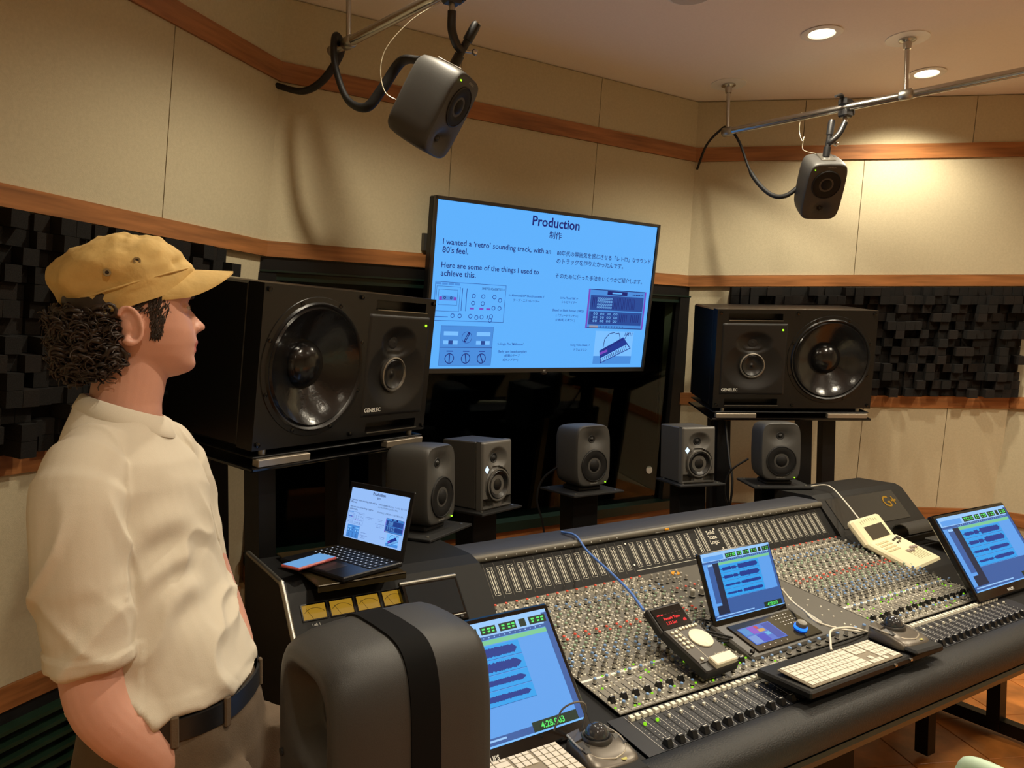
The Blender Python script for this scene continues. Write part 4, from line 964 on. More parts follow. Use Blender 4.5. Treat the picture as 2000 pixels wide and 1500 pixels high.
mb = MB(); mb.bbox((.2,.0,.005), (.05,.10,.016), .003, M_black); mb.build('foot', tr)
for x in (.055,.13):
    mb = MB(); mb.lathe([(.005,-.068),(.005,-.074),(.002,-.076)], M_steel, T(x,0,.026), n=10, axis='y'); mb.build('tray_screw', tr)
# trackballs
M_tbs = mat('trackball_silver', (104,98,90), .34, .5); M_tbd = mat('trackball_dark', (52,50,48), .4); M_ball = mat('trackball_ball', (58,60,64), .12, .2, coat=.5); M_tbl = mat('trackball_pale', (196,188,172), .35, .4)
def trackball(x, y, z, yaw, k, label, tint=None):
    root = empty('trackball', (x,y,z), yaw, label=label, cat='trackball', group='trackballs on the desk'); n = 56; rings = []
    for h, sc, hump in ((0,.93,0),(.004,1,0),(.012,1,.25),(.026,.97,.8),(.034,.90,1),(.038,.78,1),(.040,.55,1),(.040,.02,1)):
        ring = []
        for i in range(n):
            xx, yy = sup(.064*k*sc, .074*k*sc, 4.2, 2*math.pi*i/n); yf = yy/(.074*k); low = max(0,-yf)
            xx *= 1+.12*max(0,-yf)-.04*max(0,yf); ring.append((xx, yy, h*k*(1-.42*hump*low**1.5)))
        rings.append(ring)
    mb = MB(); mb.loft(rings, M_tbs); mb.build('shell', root, smooth=50)
    by = .016*k; bz = .044*k
    mb = MB(); mb.lathe([(.036*k,-.008*k),(.036*k,.0),(.033*k,.004*k),(.030*k,.003*k),(.027*k,-.004*k)], M_tbd, T(0,by,bz), n=40, cap=(False,False)); mb.build('scroll_ring', root, smooth=50)
    mb = MB(); mb.lathe([(.0275*k*math.cos(R(a)), .0275*k*math.sin(R(a))) for a in range(-60,90,10)]+[(.0004,.0275*k)], M_ball, T(0,by,bz+.004*k), n=36); mb.build('ball', root, smooth=180)
    for sx in (-1,1):
        for sy, name in ((1,'upper_button'),(-1,'lower_button')):
            m_ = M_tbs if sy > 0 else M_tbd; y0, y1 = (by+.006*k, .064*k) if sy > 0 else (by-.046*k, by-.004*k); zz = (.0415 if sy > 0 else .0395)*k; zf = .036*k if sy < 0 else zz
            p = [(sx*.036*k,y0,zf),(sx*.058*k,y0,zf-.006*k),(sx*.050*k,y1,zz-.006*k),(sx*(.018 if sy > 0 else .038)*k,y1,zz)]
            if sy < 0: p = [(sx*.030*k,y0,.031*k),(sx*.056*k,y0+.006*k,.033*k),(sx*.057*k,y1,.036*k),(sx*.039*k,y1,.040*k)]
            if sx < 0: p = p[::-1]
            mb = MB(); mb.hexa(p+[(a,b,c+.0035*k) for a,b,c in p], m_); mb.build(name, root)
    mb = MB(); pts = bez([(-.052*k,.060*k,.0385*k),(-.056*k,.0,.037*k),(-.040*k,-.040*k,.0305*k),(-.008*k,-.056*k,.028*k),(.008*k,-.056*k,.028*k),(.040*k,-.040*k,.0305*k),(.056*k,.0,.037*k),(.052*k,.060*k,.0385*k)],5); mb.tube(pts, .0024*k, M_tbl, 6); mb.build('pale_trim', root, smooth=60)
    mb = MB(); mb.bbox((0,-.082*k,.009*k), (.125*k,.045*k,.014*k), .006, M_rubber); mb.build('wrist_rest', root)
    mb = MB(); mb.lathe([(.008*k,.0),(.007*k,.0012)], mat('badge_olive', (196,190,110), .4), T(.02*k,-.060*k,.0245*k), n=16); mb.build('badge', root)
    return root
trackball(1.068,1.300,.749,-4,.98,'silver trackball beside the monitor with the 4:28.003 readout')
trackball(2.190,1.285,.7935,-4,.98,'silver trackball with a blue-black ball right of the middle keyboard')

# black remote with a red display
M_rem = mat('remote_black', (24,23,22), .45); M_remp = mat('remote_panel', (62,56,50), .5); M_ivory = mat('ivory_plastic', (226,218,194), .45); M_red = mat('red_segments', (255,30,40), emit=1.3)
rc = empty('reverb_remote', (1.576,1.52,.775), 2.7, label='black tilted remote with red lit display and big ivory disc', cat='remote control')
def rel(p): return T(*(Vector(p)-Vector((1.576,1.52,.775))))
BMx = rel((1.576,1.489,.838)) @ RX(21)
mb = MB(); mb.bbox((0,0,-.016), (.136,.175,.030), .004, M_rem, BMx); mb.build('body', rc)
mb = MB(); mb.box((0,.012,.0), (.128,.135,.003), M_remp, BMx); pn = mb.build('control_panel', rc)
mb = MB(); mb.box((-.022,.01,.0018), (.0012,.135,.0008), M_ivory, BMx); mb.build('panel_line', pn)
mb = MB(); mb.lathe([(.036,.001),(.036,.005),(.033,.006),(.001,.0045)], M_ivory, BMx @ T(.022,.022,0), n=40); mb.build('jog_disc', rc, smooth=40)
mb = MB(); mb.lathe([(.007,.006),(.005,.0052),(.001,.005)], M_ivory, BMx @ T(.024,-.002,0), n=16); mb.build('finger_dimple', rc)
for i in range(2):
    for j in range(5):
        mb = MB(); mb.lathe([(.0052,.001),(.0052,.005),(.004,.0058)], M_ivory, BMx @ T(-.050+i*.016,.066-j*.0155,0), n=12); mb.build('button', rc)
for i in range(6):
    mb = MB(); mb.lathe([(.0048,.001),(.0048,.005),(.004,.0058)], M_ivory, BMx @ T(-.012+i*.0128,.072,0), n=12); mb.build('button', rc)
mb = MB(); mb.lathe([(.005,.001),(.005,.005)], M_ivory, BMx @ T(-.045,-.045,0), n=12); mb.build('button', rc)
mb = MB(); mb.bbox((.014,-.068,.003), (.086,.034,.020), .003, M_ivory, BMx); mb.build('palm_bar', rc)
mb = MB(); put_text(mb, 'Lexicon', .011, BMx @ T(.03,-.047,.0022), M_ivory, 'CENTER'); mb.build('logo', rc)
HM = rel((1.575,1.600,.886)) @ RX(-51)
mb = MB(); mb.bbox((0,.014,0), (.136,.026,.084), .004, M_rem, HM); hd = mb.build('display_head', rc)
mb = MB(); mb.box((0,.0,0), (.118,.003,.068), M_blackg, HM); mb.build('display_glass', hd)
for t, x, z, s_ in (('Reverb Time', -.034,-.006,.0125), ('1.23 Sec', -.034,-.021,.0125), ('dB', .034,-.021,.0125)):
    mb = MB(); put_text(mb, t, s_, HM @ T(x,-.0022,z) @ FRONT, M_red, 'LEFT', bold=.0002); mb.build('display_text', hd)
for k in range(7):
    mb = MB(); mb.box((-.045+k*.0145,-.0018,.012), (.008 if k else .01,.001,.003 if k < 2 else .0012), M_red if k < 2 else mat('red_dim', (90,12,16), emit=.5), HM); mb.build('display_mark', hd)

# touch controller with blue lit dial, and the screen standing on it
cc = empty('touch_controller', (1.959,1.537,.775), .6, label='grey desk controller with small touch screen and blue lit dial', cat='controller')
CM = T(0,0,.026) @ RX(16)
mb = MB(); mb.bbox((0,0,-.014), (.41,.176,.026), .006, mat('controller_grey', (72,70,66), .45), CM); mb.build('tray', cc)
mb = MB(); mb.bbox((-.018,-.008,.001), (.30,.130,.005), .002, M_blackg, CM); cp = mb.build('black_panel', cc)
mb = MB(); mb.box((-.078,-.008,.0042), (.142,.078,.0012), E_('touch_blue', (70,110,210), .9), CM); ts = mb.build('touch_screen', cc)
for (x0,x1,y0,y1), c in (((-.147,-.115,-.005,.027),(60,140,210)), ((-.113,-.085,-.005,.027),(140,70,200)), ((-.083,-.07,.012,.027),(200,60,70)), ((-.083,-.055,-.003,.010),(210,160,80)), ((-.147,-.112,-.044,-.010),(110,150,220)), ((-.11,-.075,-.044,-.010),(50,60,200)), ((-.07,-.05,-.022,-.008),(90,180,230)), ((-.048,-.012,-.044,.027),(44,70,170))):
    mb = MB(); mb.box(((x0+x1)/2,(y0+y1)/2,.0051), (x1-x0,y1-y0,.0004), E_('pad_%d_%d_%d' % c, c, .9), CM); mb.build('screen_pad', ts)
M_bluelit = mat('blue_dial_light', (30,110,255), emit=2.2)
mb = MB(); mb.lathe([(.021,.003),(.021,.009),(.018,.010)], M_bluelit, CM @ T(.075,-.031,0), n=28); mb.build('dial_light', cc, smooth=40)
mb = MB(); mb.lathe([(.0165,.009),(.0165,.022),(.015,.024),(.001,.0235)], mat('dial_grey', (120,116,110), .35, .4), CM @ T(.075,-.031,0), n=28); mb.build('dial', cc, smooth=40)
for i in range(5):
    mb = MB(); mb.lathe([(.0022,.003),(.0022,.0045)], M_print, CM @ T(-.13+i*.026,-.060,0), n=8); mb.build('dot_button', cc)
for i in range(6):
    for j in range(4):
        mb = MB(); mb.box((.025+i*.014+j*.004,.043-j*.015,.0040), (.006,.0022,.0008), M_print, CM); mb.build('key_mark', cc)
mb = MB(); put_text(mb, 'Slate Dock', .008, CM @ T(.098,-.062,.0042), M_print, 'CENTER'); mb.build('lettering', cc) if False else None
mb = MB(); mb.bbox((.172,-.012,.002), (.010,.055,.012), .003, M_steel2, CM); mb.build('thumb_wheel', cc)
mb = MB(); mb.lathe([(.007,.0),(.007,.004),(.004,.005)], M_blackg, CM @ T(-.185,-.062,0), n=16); mb.build('socket', cc)
cm = empty('tablet_screen', (1.927,1.640,.919), 0, -21, label='tilted flat screen with waveforms standing behind the touch controller', cat='monitor')
mb = MB(); mb.bbox((0,.008,-.008), (.336,.014,.245), .004, M_blackg); mb.build('casing', cm)
s_ = daw(cm, .318, .200, 3); s_.location = (0,-.0005,.010)
mb = MB(); mb.bbox((0,.03,-.115), (.30,.05,.02), .004, M_black); mb.build('hinge_foot', cm)

# white remote at the end of the desk
wr = empty('white_remote', (3.084,1.80,.815), 8.3, label='cream remote with dark screen and small faders at the end of the desk', cat='remote control')
M_cream = mat('cream_plastic', (238,228,192), .45)
WM = T(0,-.012,.022) @ RX(19)
mb = MB(); mb.bbox((0,0,-.014), (.262,.205,.028), .008, M_cream, WM); mb.build('body', wr)
WH = T(0,.12,.085) @ RX(-42)
mb = MB(); mb.bbox((0,.012,.002), (.262,.030,.125), .010, M_cream, WH); wh = mb.build('display_head', wr)
mb = MB(); mb.box((.01,-.0035,-.012), (.165,.002,.062), mat('lcd_dark', (58,54,48), .2), WH); mb.build('display_glass', wh)
for i in range(8):
    mb = MB(); mb.box((-.07+i*.02,-.0035,.040+.006*math.cos((i-3.5)*.5)), (.003,.001,.014), mat('cream_mark', (160,150,120), .5), WH); mb.build('head_mark', wh)
for i in range(5):
    for j in range(4):
        mb = MB(); mb.bbox((-.10+i*.022,.075-j*.018,.0015), (.017,.010,.004), .001, mat('cream_button', (214,202,166), .5), WM); mb.build('button', wr)
for i in range(6):
    mb = MB(); mb.bbox((.0+i*.018,-.035,.0005), (.0018,.07,.0012), .0003, mat('slot_olive', (150,150,110), .5), WM); mb.build('slider_slot', wr)
    mb = MB(); mb.bbox((.0+i*.018,-.012-.006*(i % 3)+.004*i,.004), (.011,.013,.010), .002, mat('slider_mauve', (170,156,150), .5), WM); mb.build('slider_cap', wr)
for x, y in ((.035,.068),(.06,.072),(.035,.048),(.06,.052)):
    mb = MB(); mb.lathe([(.005,0),(.005,.005)], M_remp, WM @ T(x,y,0), n=12); mb.build('nav_button', wr)
mb = MB(); mb.lathe([(.012,0),(.012,.005),(.009,.006)], M_remp, WM @ T(.09,.07,0), n=20); mb.build('wheel', wr)
# curled black cover and board behind the far monitor
M_cover = mat('cover_leather', (48,47,45), .5, bump=(200,.2))
prof = [(1.90+.042*math.cos(R(a)), .868+.038*math.sin(R(a))) for a in range(-60,200,20)]
mb = MB(); n = len(prof); vs = []; fs = []
for x in (3.24,3.66):
    vs += [(x,y,z) for y,z in prof] + [(x,1.90+(y-1.90)*.9,.868+(z-.868)*.9) for y,z in prof[::-1]]
m_ = 2*n; fs = [(i,(i+1)%m_,(i+1)%m_+m_,i+m_) for i in range(m_)]+[(i,i+1,m_-2-i,m_-1-i) for i in range(n-1)]+[(m_+i+1,m_+i,2*m_-1-i,2*m_-2-i) for i in range(n-1)]
mb.add(vs, fs, M_cover); mb.build('curled_cover', smooth=60, recalc=True, label='curled black leather cover beside the cream remote', cat='cover')
mb = MB(); mb.bbox((3.50,1.745,.842), (.34,.20,.010), .003, M_cover); mb.build('flat_board', label='flat black board lying below the curled leather cover', cat='board')

# pale mint chair at the desk
M_mint = mat('mint_plastic', (190,214,190), .5)
ch = empty('desk_chair', (1.66,.78,0), -10, label='pale mint chair pulled up to the armrest, only its top showing', cat='chair')
mb = MB(); mb.bbox((0,0,.44), (.46,.44,.05), .02, M_mint); mb.build('seat', ch)
mb = MB(); mb.bbox((0,-.21,.72), (.42,.035,.42), .015, M_mint); mb.build('backrest', ch)
for s_ in (-1,1):
    mb = MB(); mb.tube(bez([(s_*.215,-.20,.64),(s_*.22,.0,.672),(s_*.215,.17,.670),(s_*.21,.20,.640)],6), .022, M_mint, 12); mb.build('armrest', ch, smooth=60)
    mb = MB(); mb.tube([(s_*.215,.02,.46),(s_*.215,.02,.66)], .014, M_blackm, 10); mb.build('arm_post', ch)
mb = MB(); mb.tube([(0,0,.08),(0,0,.42)], .025, M_steel2, 14); mb.build('column', ch)
for k in range(5):
    a = R(72*k+18); mb = MB(); mb.tube([(0,0,.09),(.27*math.cos(a),.27*math.sin(a),.055)], [.022,.014], M_blackm, 8); lg = mb.build('leg', ch)
    mb = MB(); mb.lathe([(.025,-.012),(.025,.012)], M_blackm, T(.27*math.cos(a),.27*math.sin(a),.027), n=14, axis='y'); mb.build('caster', lg)

# ---------------------------------------------------------------- cables
M_cabk = mat('cable_black', (15,15,16), .6); M_cabb = mat('cable_blue', (86,126,205), .45); M_cabw = mat('cable_white', (222,216,200), .45)
cable('cable', [(1.66,2.26,.99),(1.664,2.18,.992),(1.655,2.10,.955),(1.63,1.95,.925),(1.57,1.78,.913),(1.505,1.645,.905)], .0042, M_cabb, 'blue cable running from the meter bridge to the black remote')
cable('cable', [(2.10,1.70,.85),(2.12,1.66,.87),(2.115,1.60,.838),(2.085,1.53,.832),(2.06,1.47,.822),(2.12,1.43,.80),(2.17,1.385,.795)], .0034, M_cabw, 'white cable curving past the dial of the touch controller')
cable('cable', [(2.17,1.37,.80),(2.08,1.37,.83),(2.00,1.375,.835),(1.96,1.35,.815),(1.935,1.33,.805)], .0034, M_cabw, 'white cable looping out of the back of the middle keyboard')
cable('cable', [(3.21,2.35,1.005),(3.22,2.27,1.025),(3.19,2.20,1.018),(3.14,2.10,.975),(3.06,1.985,.935)], .0034, M_cabw, 'thin white cable rising over the end housing to the cream remote')
for i, dz in enumerate((0,.008,.014)):
    cable('cable', [(1.78+.01*i,1.66,.80+dz),(1.74-.015*i,1.63,.83+dz),(1.70,1.60+.01*i,.81+dz),(1.72+.01*i,1.56,.80+dz),(1.77,1.545,.79+dz)], .003, M_cabk, 'black cable in the tangle beside the tilted flat screen')
for o in [o for o in bpy.data.objects if o.get('label','').startswith('black cable in the tangle')]: o['group'] = 'tangled black cables'
cable('cable', [(.995,1.375,.80),(1.005,1.36,.85),(1.025,1.33,.875),(1.06,1.345,.85),(1.068,1.365,.79)], .0022, mat('cable_grey', (120,116,108), .5), 'thin grey cable arching from the trackball in front of the monitor')
# fat cables from the hung speakers
bk = lambda S, p: tuple(tp(*S, p))
cable('cable', [tuple(WL.P(-.01,2.76,.01)), (1.00,3.20,2.725), (1.06,3.12,2.76), (1.105,3.05,2.85), (1.09,3.02,2.893), (1.06,2.99,2.88), (1.05,2.95,2.76), (1.08,2.90,2.625), (1.13,2.83,2.585), (1.165,2.76,2.64), (1.20,2.66,2.72), bk(HL,(-.05,.172,.115))], .020, M_cabk, 'fat black cable looped over the pipe end to the hung speaker above the television corner', n=12, flat=.65)
cable('cable', [tuple(WR.P(.02,2.74,.01)), (3.30,3.14,2.83), (3.275,3.02,2.880), (3.285,2.97,2.888), (3.31,2.91,2.80), (3.33,2.84,2.62), (3.35,2.74,2.50), (3.38,2.66,2.475), bk(HR,(-.06,.165,-.02))], [.007]*40+[.012]*80, M_cabk, 'black cable sagging from the pipe end to the speaker under the downlights', n=10)
cable('safety_wire', [(1.235,2.36,2.845),(1.16,2.50,2.80),(1.10,2.60,2.70),(1.12,2.62,2.58),(1.20,2.56,2.55),bk(HL,(-.06,.17,.05))], .0018, M_wire, 'thin safety wire looping from the clamp to the speaker above the television corner', 'wire', n=6)
cable('safety_wire', [(3.385,2.57,2.885),(3.38,2.58,2.80),(3.385,2.565,2.74),(3.395,2.56,2.76),(3.40,2.57,2.70),bk(HR,(-.03,.15,.145))], .0018, M_wire, 'thin safety wire dangling from the pipe over the speaker under the downlights', 'wire', n=6)
for x, y, yw, lab in ((1.12,2.60,0,'black cable hanging behind the monitor beside the laptop'), (2.07,2.95,0,'black cable hanging behind the centre monitor'), (3.03,2.66,0,'black cable hanging behind the monitor under the speaker with its woofer on the right')):
    cable('cable', [(x+.05,y-.05,1.12),(x,y+.02,1.05),(x-.02,y+.04,.95),(x+.01,y+.03,.82),(x+.06,y+.05,.55),(x+.08,y+.06,.03)], .005, M_cabk, lab)
cable('cable', [(3.18,2.86,1.36),(3.17,2.84,1.25),(3.13,2.78,1.10),(3.09,2.72,.95),(3.06,2.75,.6),(3.05,2.78,.03)], .006, M_cabk, 'black cable hanging down from the speaker with its woofer on the right')

# ================================================================ the person
from mathutils import noise as mnoise
PB = Vector((.154,1.561,0)); PT = R(-33); PH = R(-1); HC = Vector((.010*.9925,-.010*.122,1.689))
ct_, st2 = math.cos(PT), math.sin(PT); chh, shh = math.cos(PH), math.sin(PH)
def tw(x, y, z): return Vector((x*ct_-y*st2, x*st2+y*ct_, z))
def hw_(x, y, z): return HC + Vector((x*chh-y*shh, x*shh+y*chh, z))
person = empty('person', PB, label='person in a khaki cap, cream t-shirt and brown trousers, looking up at the television', cat='person')
def interp(tab, z):
    tab = sorted(tab)
    if z <= tab[0][0]: return tab[0][1]
    for (a, p), (b, q) in zip(tab[:-1], tab[1:]):
        if z <= b: t = (z-a)/(b-a); t = t*t*(3-2*t) if False else t; return p+(q-p)*t
    return tab[-1][1]
def voxel(mb, name, parent, m, vox, it=4, deform=None, smooth_f=.5):
    o = mb.build(name+'_src', recalc=True); md = o.modifiers.new('r', 'REMESH'); md.mode = 'VOXEL'; md.voxel_size = vox; md.adaptivity = 0
    sm = o.modifiers.new('s', 'SMOOTH'); sm.factor = smooth_f; sm.iterations = it
    dg = bpy.context.evaluated_depsgraph_get(); me = bpy.data.meshes.new_from_object(o.evaluated_get(dg)); bpy.data.objects.remove(o)
    me.materials.clear()
    for x in (m if isinstance(m, list) else [m]): me.materials.append(x)
    if deform:
        nrm = [v.normal.copy() for v in me.vertices]
        for v, n_ in zip(me.vertices, nrm): v.co = deform(v.co, n_)
    me.polygons.foreach_set('use_smooth', [True]*len(me.polygons))
    me.name = name; r = bpy.data.objects.new(name, me); col.objects.link(r); r.parent = parent; return r
def ell(frame, c, a, b, z, n=32, p=2.3):  # ring in a horizontal plane: a = half width (y), b = half depth (x)
    return [frame(c + sup(b, a, p, 2*math.pi*i/n)[0], sup(b, a, p, 2*math.pi*i/n)[1], z) for i in range(n)]

M_skin = mat('skin', (206,154,134), .48, noise=(9,.07), bump=(500,.05), spec=.4)
b_ = M_skin.node_tree.nodes['Principled BSDF']; b_.inputs['Subsurface Weight'].default_value = .12; b_.inputs['Subsurface Radius'].default_value = (.012,.005,.003)
M_lip = mat('lips', (190,112,100), .4)
S = MB(); dm = M_skin
# head: closed stack of sections
front = [(.155,.02),(.148,.045),(.135,.066),(.11,.088),(.085,.099),(.066,.1045),(.056,.1035),(.044,.099),(.03,.100),(.01,.106),(-.006,.112),(-.02,.1125),(-.036,.110),(-.05,.1095),(-.058,.112),(-.066,.1135),(-.074,.110),(-.081,.101),(-.088,.082),(-.094,.05)]
nose = [(.05,0),(.044,.003),(.03,.011),(.016,.020),(.008,.0255),(.001,.0240),(-.004,.013),(-.009,.003),(-.014,0)]
lip = [(-.010,0),(-.019,.0035),(-.026,.0075),(-.031,.005),(-.034,.0005),(-.037,.0045),(-.042,.006),(-.048,.001),(-.052,0)]
back = [(.155,-.02),(.148,-.045),(.135,-.066),(.11,-.09),(.07,-.102),(.03,-.1),(0,-.088),(-.03,-.07),(-.06,-.035),(-.08,.0),(-.094,.02)]
wid = [(.155,.015),(.148,.035),(.135,.052),(.11,.068),(.07,.0765),(.03,.0755),(0,.073),(-.03,.067),(-.05,.059),(-.07,.045),(-.083,.032),(-.094,.014)]
rings = []; nh = 96
zs_ = [.155-.249*i/110 for i in range(111)]
for z in zs_:
    f, b, w = interp(front, z), interp(back, z), interp(wid, z); ring = []; mid = .012
    for i in range(nh):
        a = 2*math.pi*i/nh; c, s_ = math.cos(a), math.sin(a); y = w*math.copysign(abs(s_)**.92, s_)
        if c >= 0: x = mid + (f-mid)*c**.62
        else: x = mid + (b-mid)*abs(c)**.85*-1*-1 if False else mid - (mid-b)*abs(c)**.85
        if c > 0:
            sg = .0115 if z < .012 else .0085; x += interp(nose, z)*math.exp(-(y/sg)**2) if -.014 < z < .05 else 0
            x += interp(lip, z)*math.exp(-(y/.021)**2) if -.052 < z < -.01 else 0
            e2 = ((abs(y)-.033)/.017)**2+((z-.040)/.011)**2; x -= .010*math.exp(-e2)
            e3 = ((abs(y)-.034)/.022)**2+((z-.062)/.008)**2; x += .004*math.exp(-e3)
        ring.append(hw_(x, y, z))
    rings.append(ring)
S.loft(rings, dm)
for s_ in (-1, 1):   # nostril wings, eyelids
    S.lathe([(.0005,-.008),(.006,-.005),(.0075,0),(.006,.005),(.0005,.008)], dm, T(*hw_(.113,s_*.0115,.0015)), n=12)
    for k in range(2):
        S.lathe([(.0005,-.0105),(.008,-.007),(.0112,0),(.008,.007),(.0005,.0105)], dm, T(*hw_(.0880,s_*.033,.0425 if k else .0335)) @ Matrix.Rotation(PH,4,'Z') @ Matrix.Diagonal((1,1.35,.55,1)), n=16)
    # ear
    er = []
    for k in range(15):
        a = R(-60+k*20); er.append(hw_(-.006+.019*math.sin(a)*1.0-.004*math.cos(a), s_*(.0835+.004*math.sin(a*.5)), .002+.031*math.cos(a)*1.0))
    S.tube(er, [.0045]*12+[.006,.0075,.007], dm, 8)
    S.lathe([(.001,-.028),(.012,-.022),(.0185,-.004),(.017,.014),(.009,.026),(.001,.030)], dm, T(*hw_(-.004,s_*.077,0)) @ Matrix.Rotation(PH,4,'Z') @ Matrix.Diagonal((1,.42,1,1)), n=16)
# neck, torso, arms
neck = [(-.005,.075,.080,1.44),(.0,.064,.064,1.50),(.003,.058,.061,1.55),(.010,.057,.062,1.59),(.012,.057,.064,1.63),(.010,.055,.06,1.67)]
S.loft([[Vector((.9925*(c+b*math.cos(2*math.pi*i/28))+.122*a*math.sin(2*math.pi*i/28), -.122*(c+b*math.cos(2*math.pi*i/28))+.9925*a*math.sin(2*math.pi*i/28), z)) for i in range(28)] for c, a, b, z in neck], dm)
tor = [(.080,.160,.125,.90),(.076,.155,.120,1.03),(.048,.152,.105,1.15),(.022,.152,.096,1.27),(.015,.155,.094,1.37),(.010,.150,.086,1.43),(.0,.085,.065,1.48)]
S.loft([ell(tw,c,a,b,z) for c,a,b,z in tor], dm)
armR = [(.005,-.150,1.43),(.011,-.175,1.39),(.022,-.184,1.28),(.037,-.190,1.155),(.054,-.196,1.085),(.082,-.178,1.035),(.115,-.152,.985),(.148,-.128,.92),(.160,-.120,.885)]
armL = [(.005,.150,1.43),(.011,.175,1.39),(.035,.200,1.28),(.065,.215,1.165),(.09,.220,1.09),(.115,.20,1.03),(.135,.175,.98),(.152,.145,.92),(.160,.135,.885)]
rad = [.050,.053,.050,.0475,.046,.0475,.044,.036,.031]
for arm in (armR, armL):
    pts = bez([tw(*p) for p in arm], 5); k = len(rad)-1; rr = [interp([(i/k, r_) for i, r_ in enumerate(rad)], j/(len(pts)-1)) for j in range(len(pts))]
    S.tube(pts, rr, dm, 20)
    # hand resting inside the trouser pocket: palm and five fingers
    w = tw(*arm[-1]); d = Vector((0,0,-1)); sd = tw(0,1,0)
    fw_ = tw(1,0,0); S.tube([w, w+d*.04, w+d*.085], [.030,.036,.034], dm, 14, flat=.6)
    for q_, ln in ((-.027,.060),(-.009,.070),(.009,.074),(.027,.066)):
        b0 = w+d*.08+fw_*q_; S.tube([b0, b0+d*ln*.5, b0+d*ln+sd*(.012 if arm is armR else -.012)], [.0095,.0088,.0075], dm, 8)
    S.tube([w+d*.03+fw_*.028, w+d*.055+fw_*.046, w+d*.085+fw_*.052], [.013,.011,.009], dm, 8)
for s_ in (-1, 1):
    S.tube([tw(.08,s_*.088,.90), tw(.085,s_*.095,.70), tw(.09,s_*.10,.48), tw(.06,s_*.105,.28), tw(.045,s_*.11,.09)], [.082,.078,.055,.05,.036], dm, 18)
    S.tube([tw(.02,s_*.11,.05), tw(.10,s_*.115,.045), tw(.17,s_*.125,.035)], [.034,.036,.026], dm, 12)
body = voxel(S, 'body', person, [M_skin, M_lip], .0034, 3)
inv = Matrix.Rotation(-PH,3,'Z')
for p in body.data.polygons:
    q_ = inv @ (p.center-HC)
    if q_.x > .104 and abs(q_.y) < .024-.35*abs(q_.z+.034) and -.0455 < q_.z < -.0225: p.material_index = 1
body['label'] = 'fair skinned head, neck and arms'
# eyes, brows
M_eye = mat('eye_white', (168,158,148), .2); M_iris = mat('iris_brown', (60,42,30), .2); M_hair = mat('hair_dark_brown', (40,27,19), .5, noise=(40,.35)); M_brow = mat('eyebrow', (52,36,28), .7)
for s_ in (-1, 1):
    mb = MB(); mb.lathe([(.0003,-.0098),(.006,-.0078),(.0096,-.002),(.0096,.002),(.006,.0078),(.0003,.0098)], M_eye, T(*hw_(.0905,s_*.033,.038)), n=16); ey = mb.build('eye', person, smooth=180)
    mb = MB(); mb.lathe([(.0042,.0088),(.0042,.0098),(.0005,.0102)], M_iris, T(*hw_(.0905,s_*.033,.0385)) @ Matrix.Rotation(PH,4,'Z') @ Matrix.Rotation(R(85),4,'Y'), n=14); mb.build('iris', ey)
    mb = MB(); pts = [hw_(.1095-.9*(abs(t)-.004)**1.45*2.1, s_*abs(t), .058+.006*math.sin((abs(t)-.01)*55)) for t in (.010,.018,.026,.034,.042,.048)]
    mb.tube(pts, [.0025,.0042,.0045,.004,.003,.0015], M_brow, 8); mb.build('eyebrow', person, smooth=60)
# hair: dark mass with curls under the cap
rh = random.Random(11); hb = MB()
hb.loft([[hw_(c+b*math.cos(2*math.pi*i/28), a*math.sin(2*math.pi*i/28), z) for i in range(28)] for c, a, b, z in ((-.045,.04,.030,-.085),(-.050,.058,.042,-.07),(-.052,.068,.050,-.05),(-.050,.074,.054,-.02),(-.046,.0765,.052,.015),(-.036,.077,.070,.045),(-.02,.077,.088,.07))], M_hair)
def curl(p, ax, turns, r, ln, th):
    ax = ax.normalized(); u = ax.orthogonal().normalized(); v = ax.cross(u); ph_ = rh.random()*6.28; pts = []
    for k in range(int(9*turns)+1):
        t = k/(9*turns); a = ph_+t*turns*6.283; pts.append(p+ax*ln*t+(u*math.cos(a)+v*math.sin(a))*r*(1-.3*t))
    hb.tube(pts, [th*(1-.55*k/len(pts)) for k in range(len(pts))], M_hair, 6)
for k in range(820):
    big = k < 260
    a = R(rh.uniform(66,294)); z = rh.uniform(-.084,.028); sc = 1-.40*max(0,(-z-.05)/.045)
    x, y = -.040+.066*sc*math.cos(a), .078*sc*math.sin(a)
    if x > -.026 and z > -.035: continue
    if x > -.034+.2*min(0,z+.035)*-1*-1: 
        if z < -.06: continue
    p = hw_(x, y, z); out = hw_(math.cos(a)*.35-.25, math.sin(a)*.35, -.9+rh.uniform(-.25,.55))-HC + Vector((rh.uniform(-.5,.5),rh.uniform(-.5,.5),rh.uniform(-.4,.7)))
    if big: curl(p, out, rh.uniform(.9,1.5), rh.uniform(.008,.014), rh.uniform(.018,.034), rh.uniform(.0035,.0058))
    else: curl(p, out, rh.uniform(.7,1.5), rh.uniform(.007,.015), rh.uniform(.020,.040), rh.uniform(.0012,.0024))
for s_ in (-1, 1):
    for k in range(620):   # temple and sideburn
        t = rh.random(); wdt = .020*(1-t)+.007; x = .050-.012*t+rh.uniform(-wdt,wdt*.8); z = .080-.092*t
        if z > .045 and x < .03: pass
        y = s_*(interp(wid, z)*max(.2, 1-((x-.012)/.105)**2)**.5+.0012)
        curl(hw_(x, y, z), hw_(rh.uniform(-.35,.15), s_*.05, -1)-HC, .4, .002, rh.uniform(.010,.018), .00095)
    for k in range(120):   # hair over and behind the ear
        x = rh.uniform(-.035,.03); z = rh.uniform(.032,.062); y = s_*(interp(wid, z)*max(.2, 1-((x-.012)/.105)**2)**.5+.001)
        curl(hw_(x, y, z), hw_(rh.uniform(-.9,-.3), s_*.05, -.6)-HC, .5, .003, rh.uniform(.014,.024), .0015)
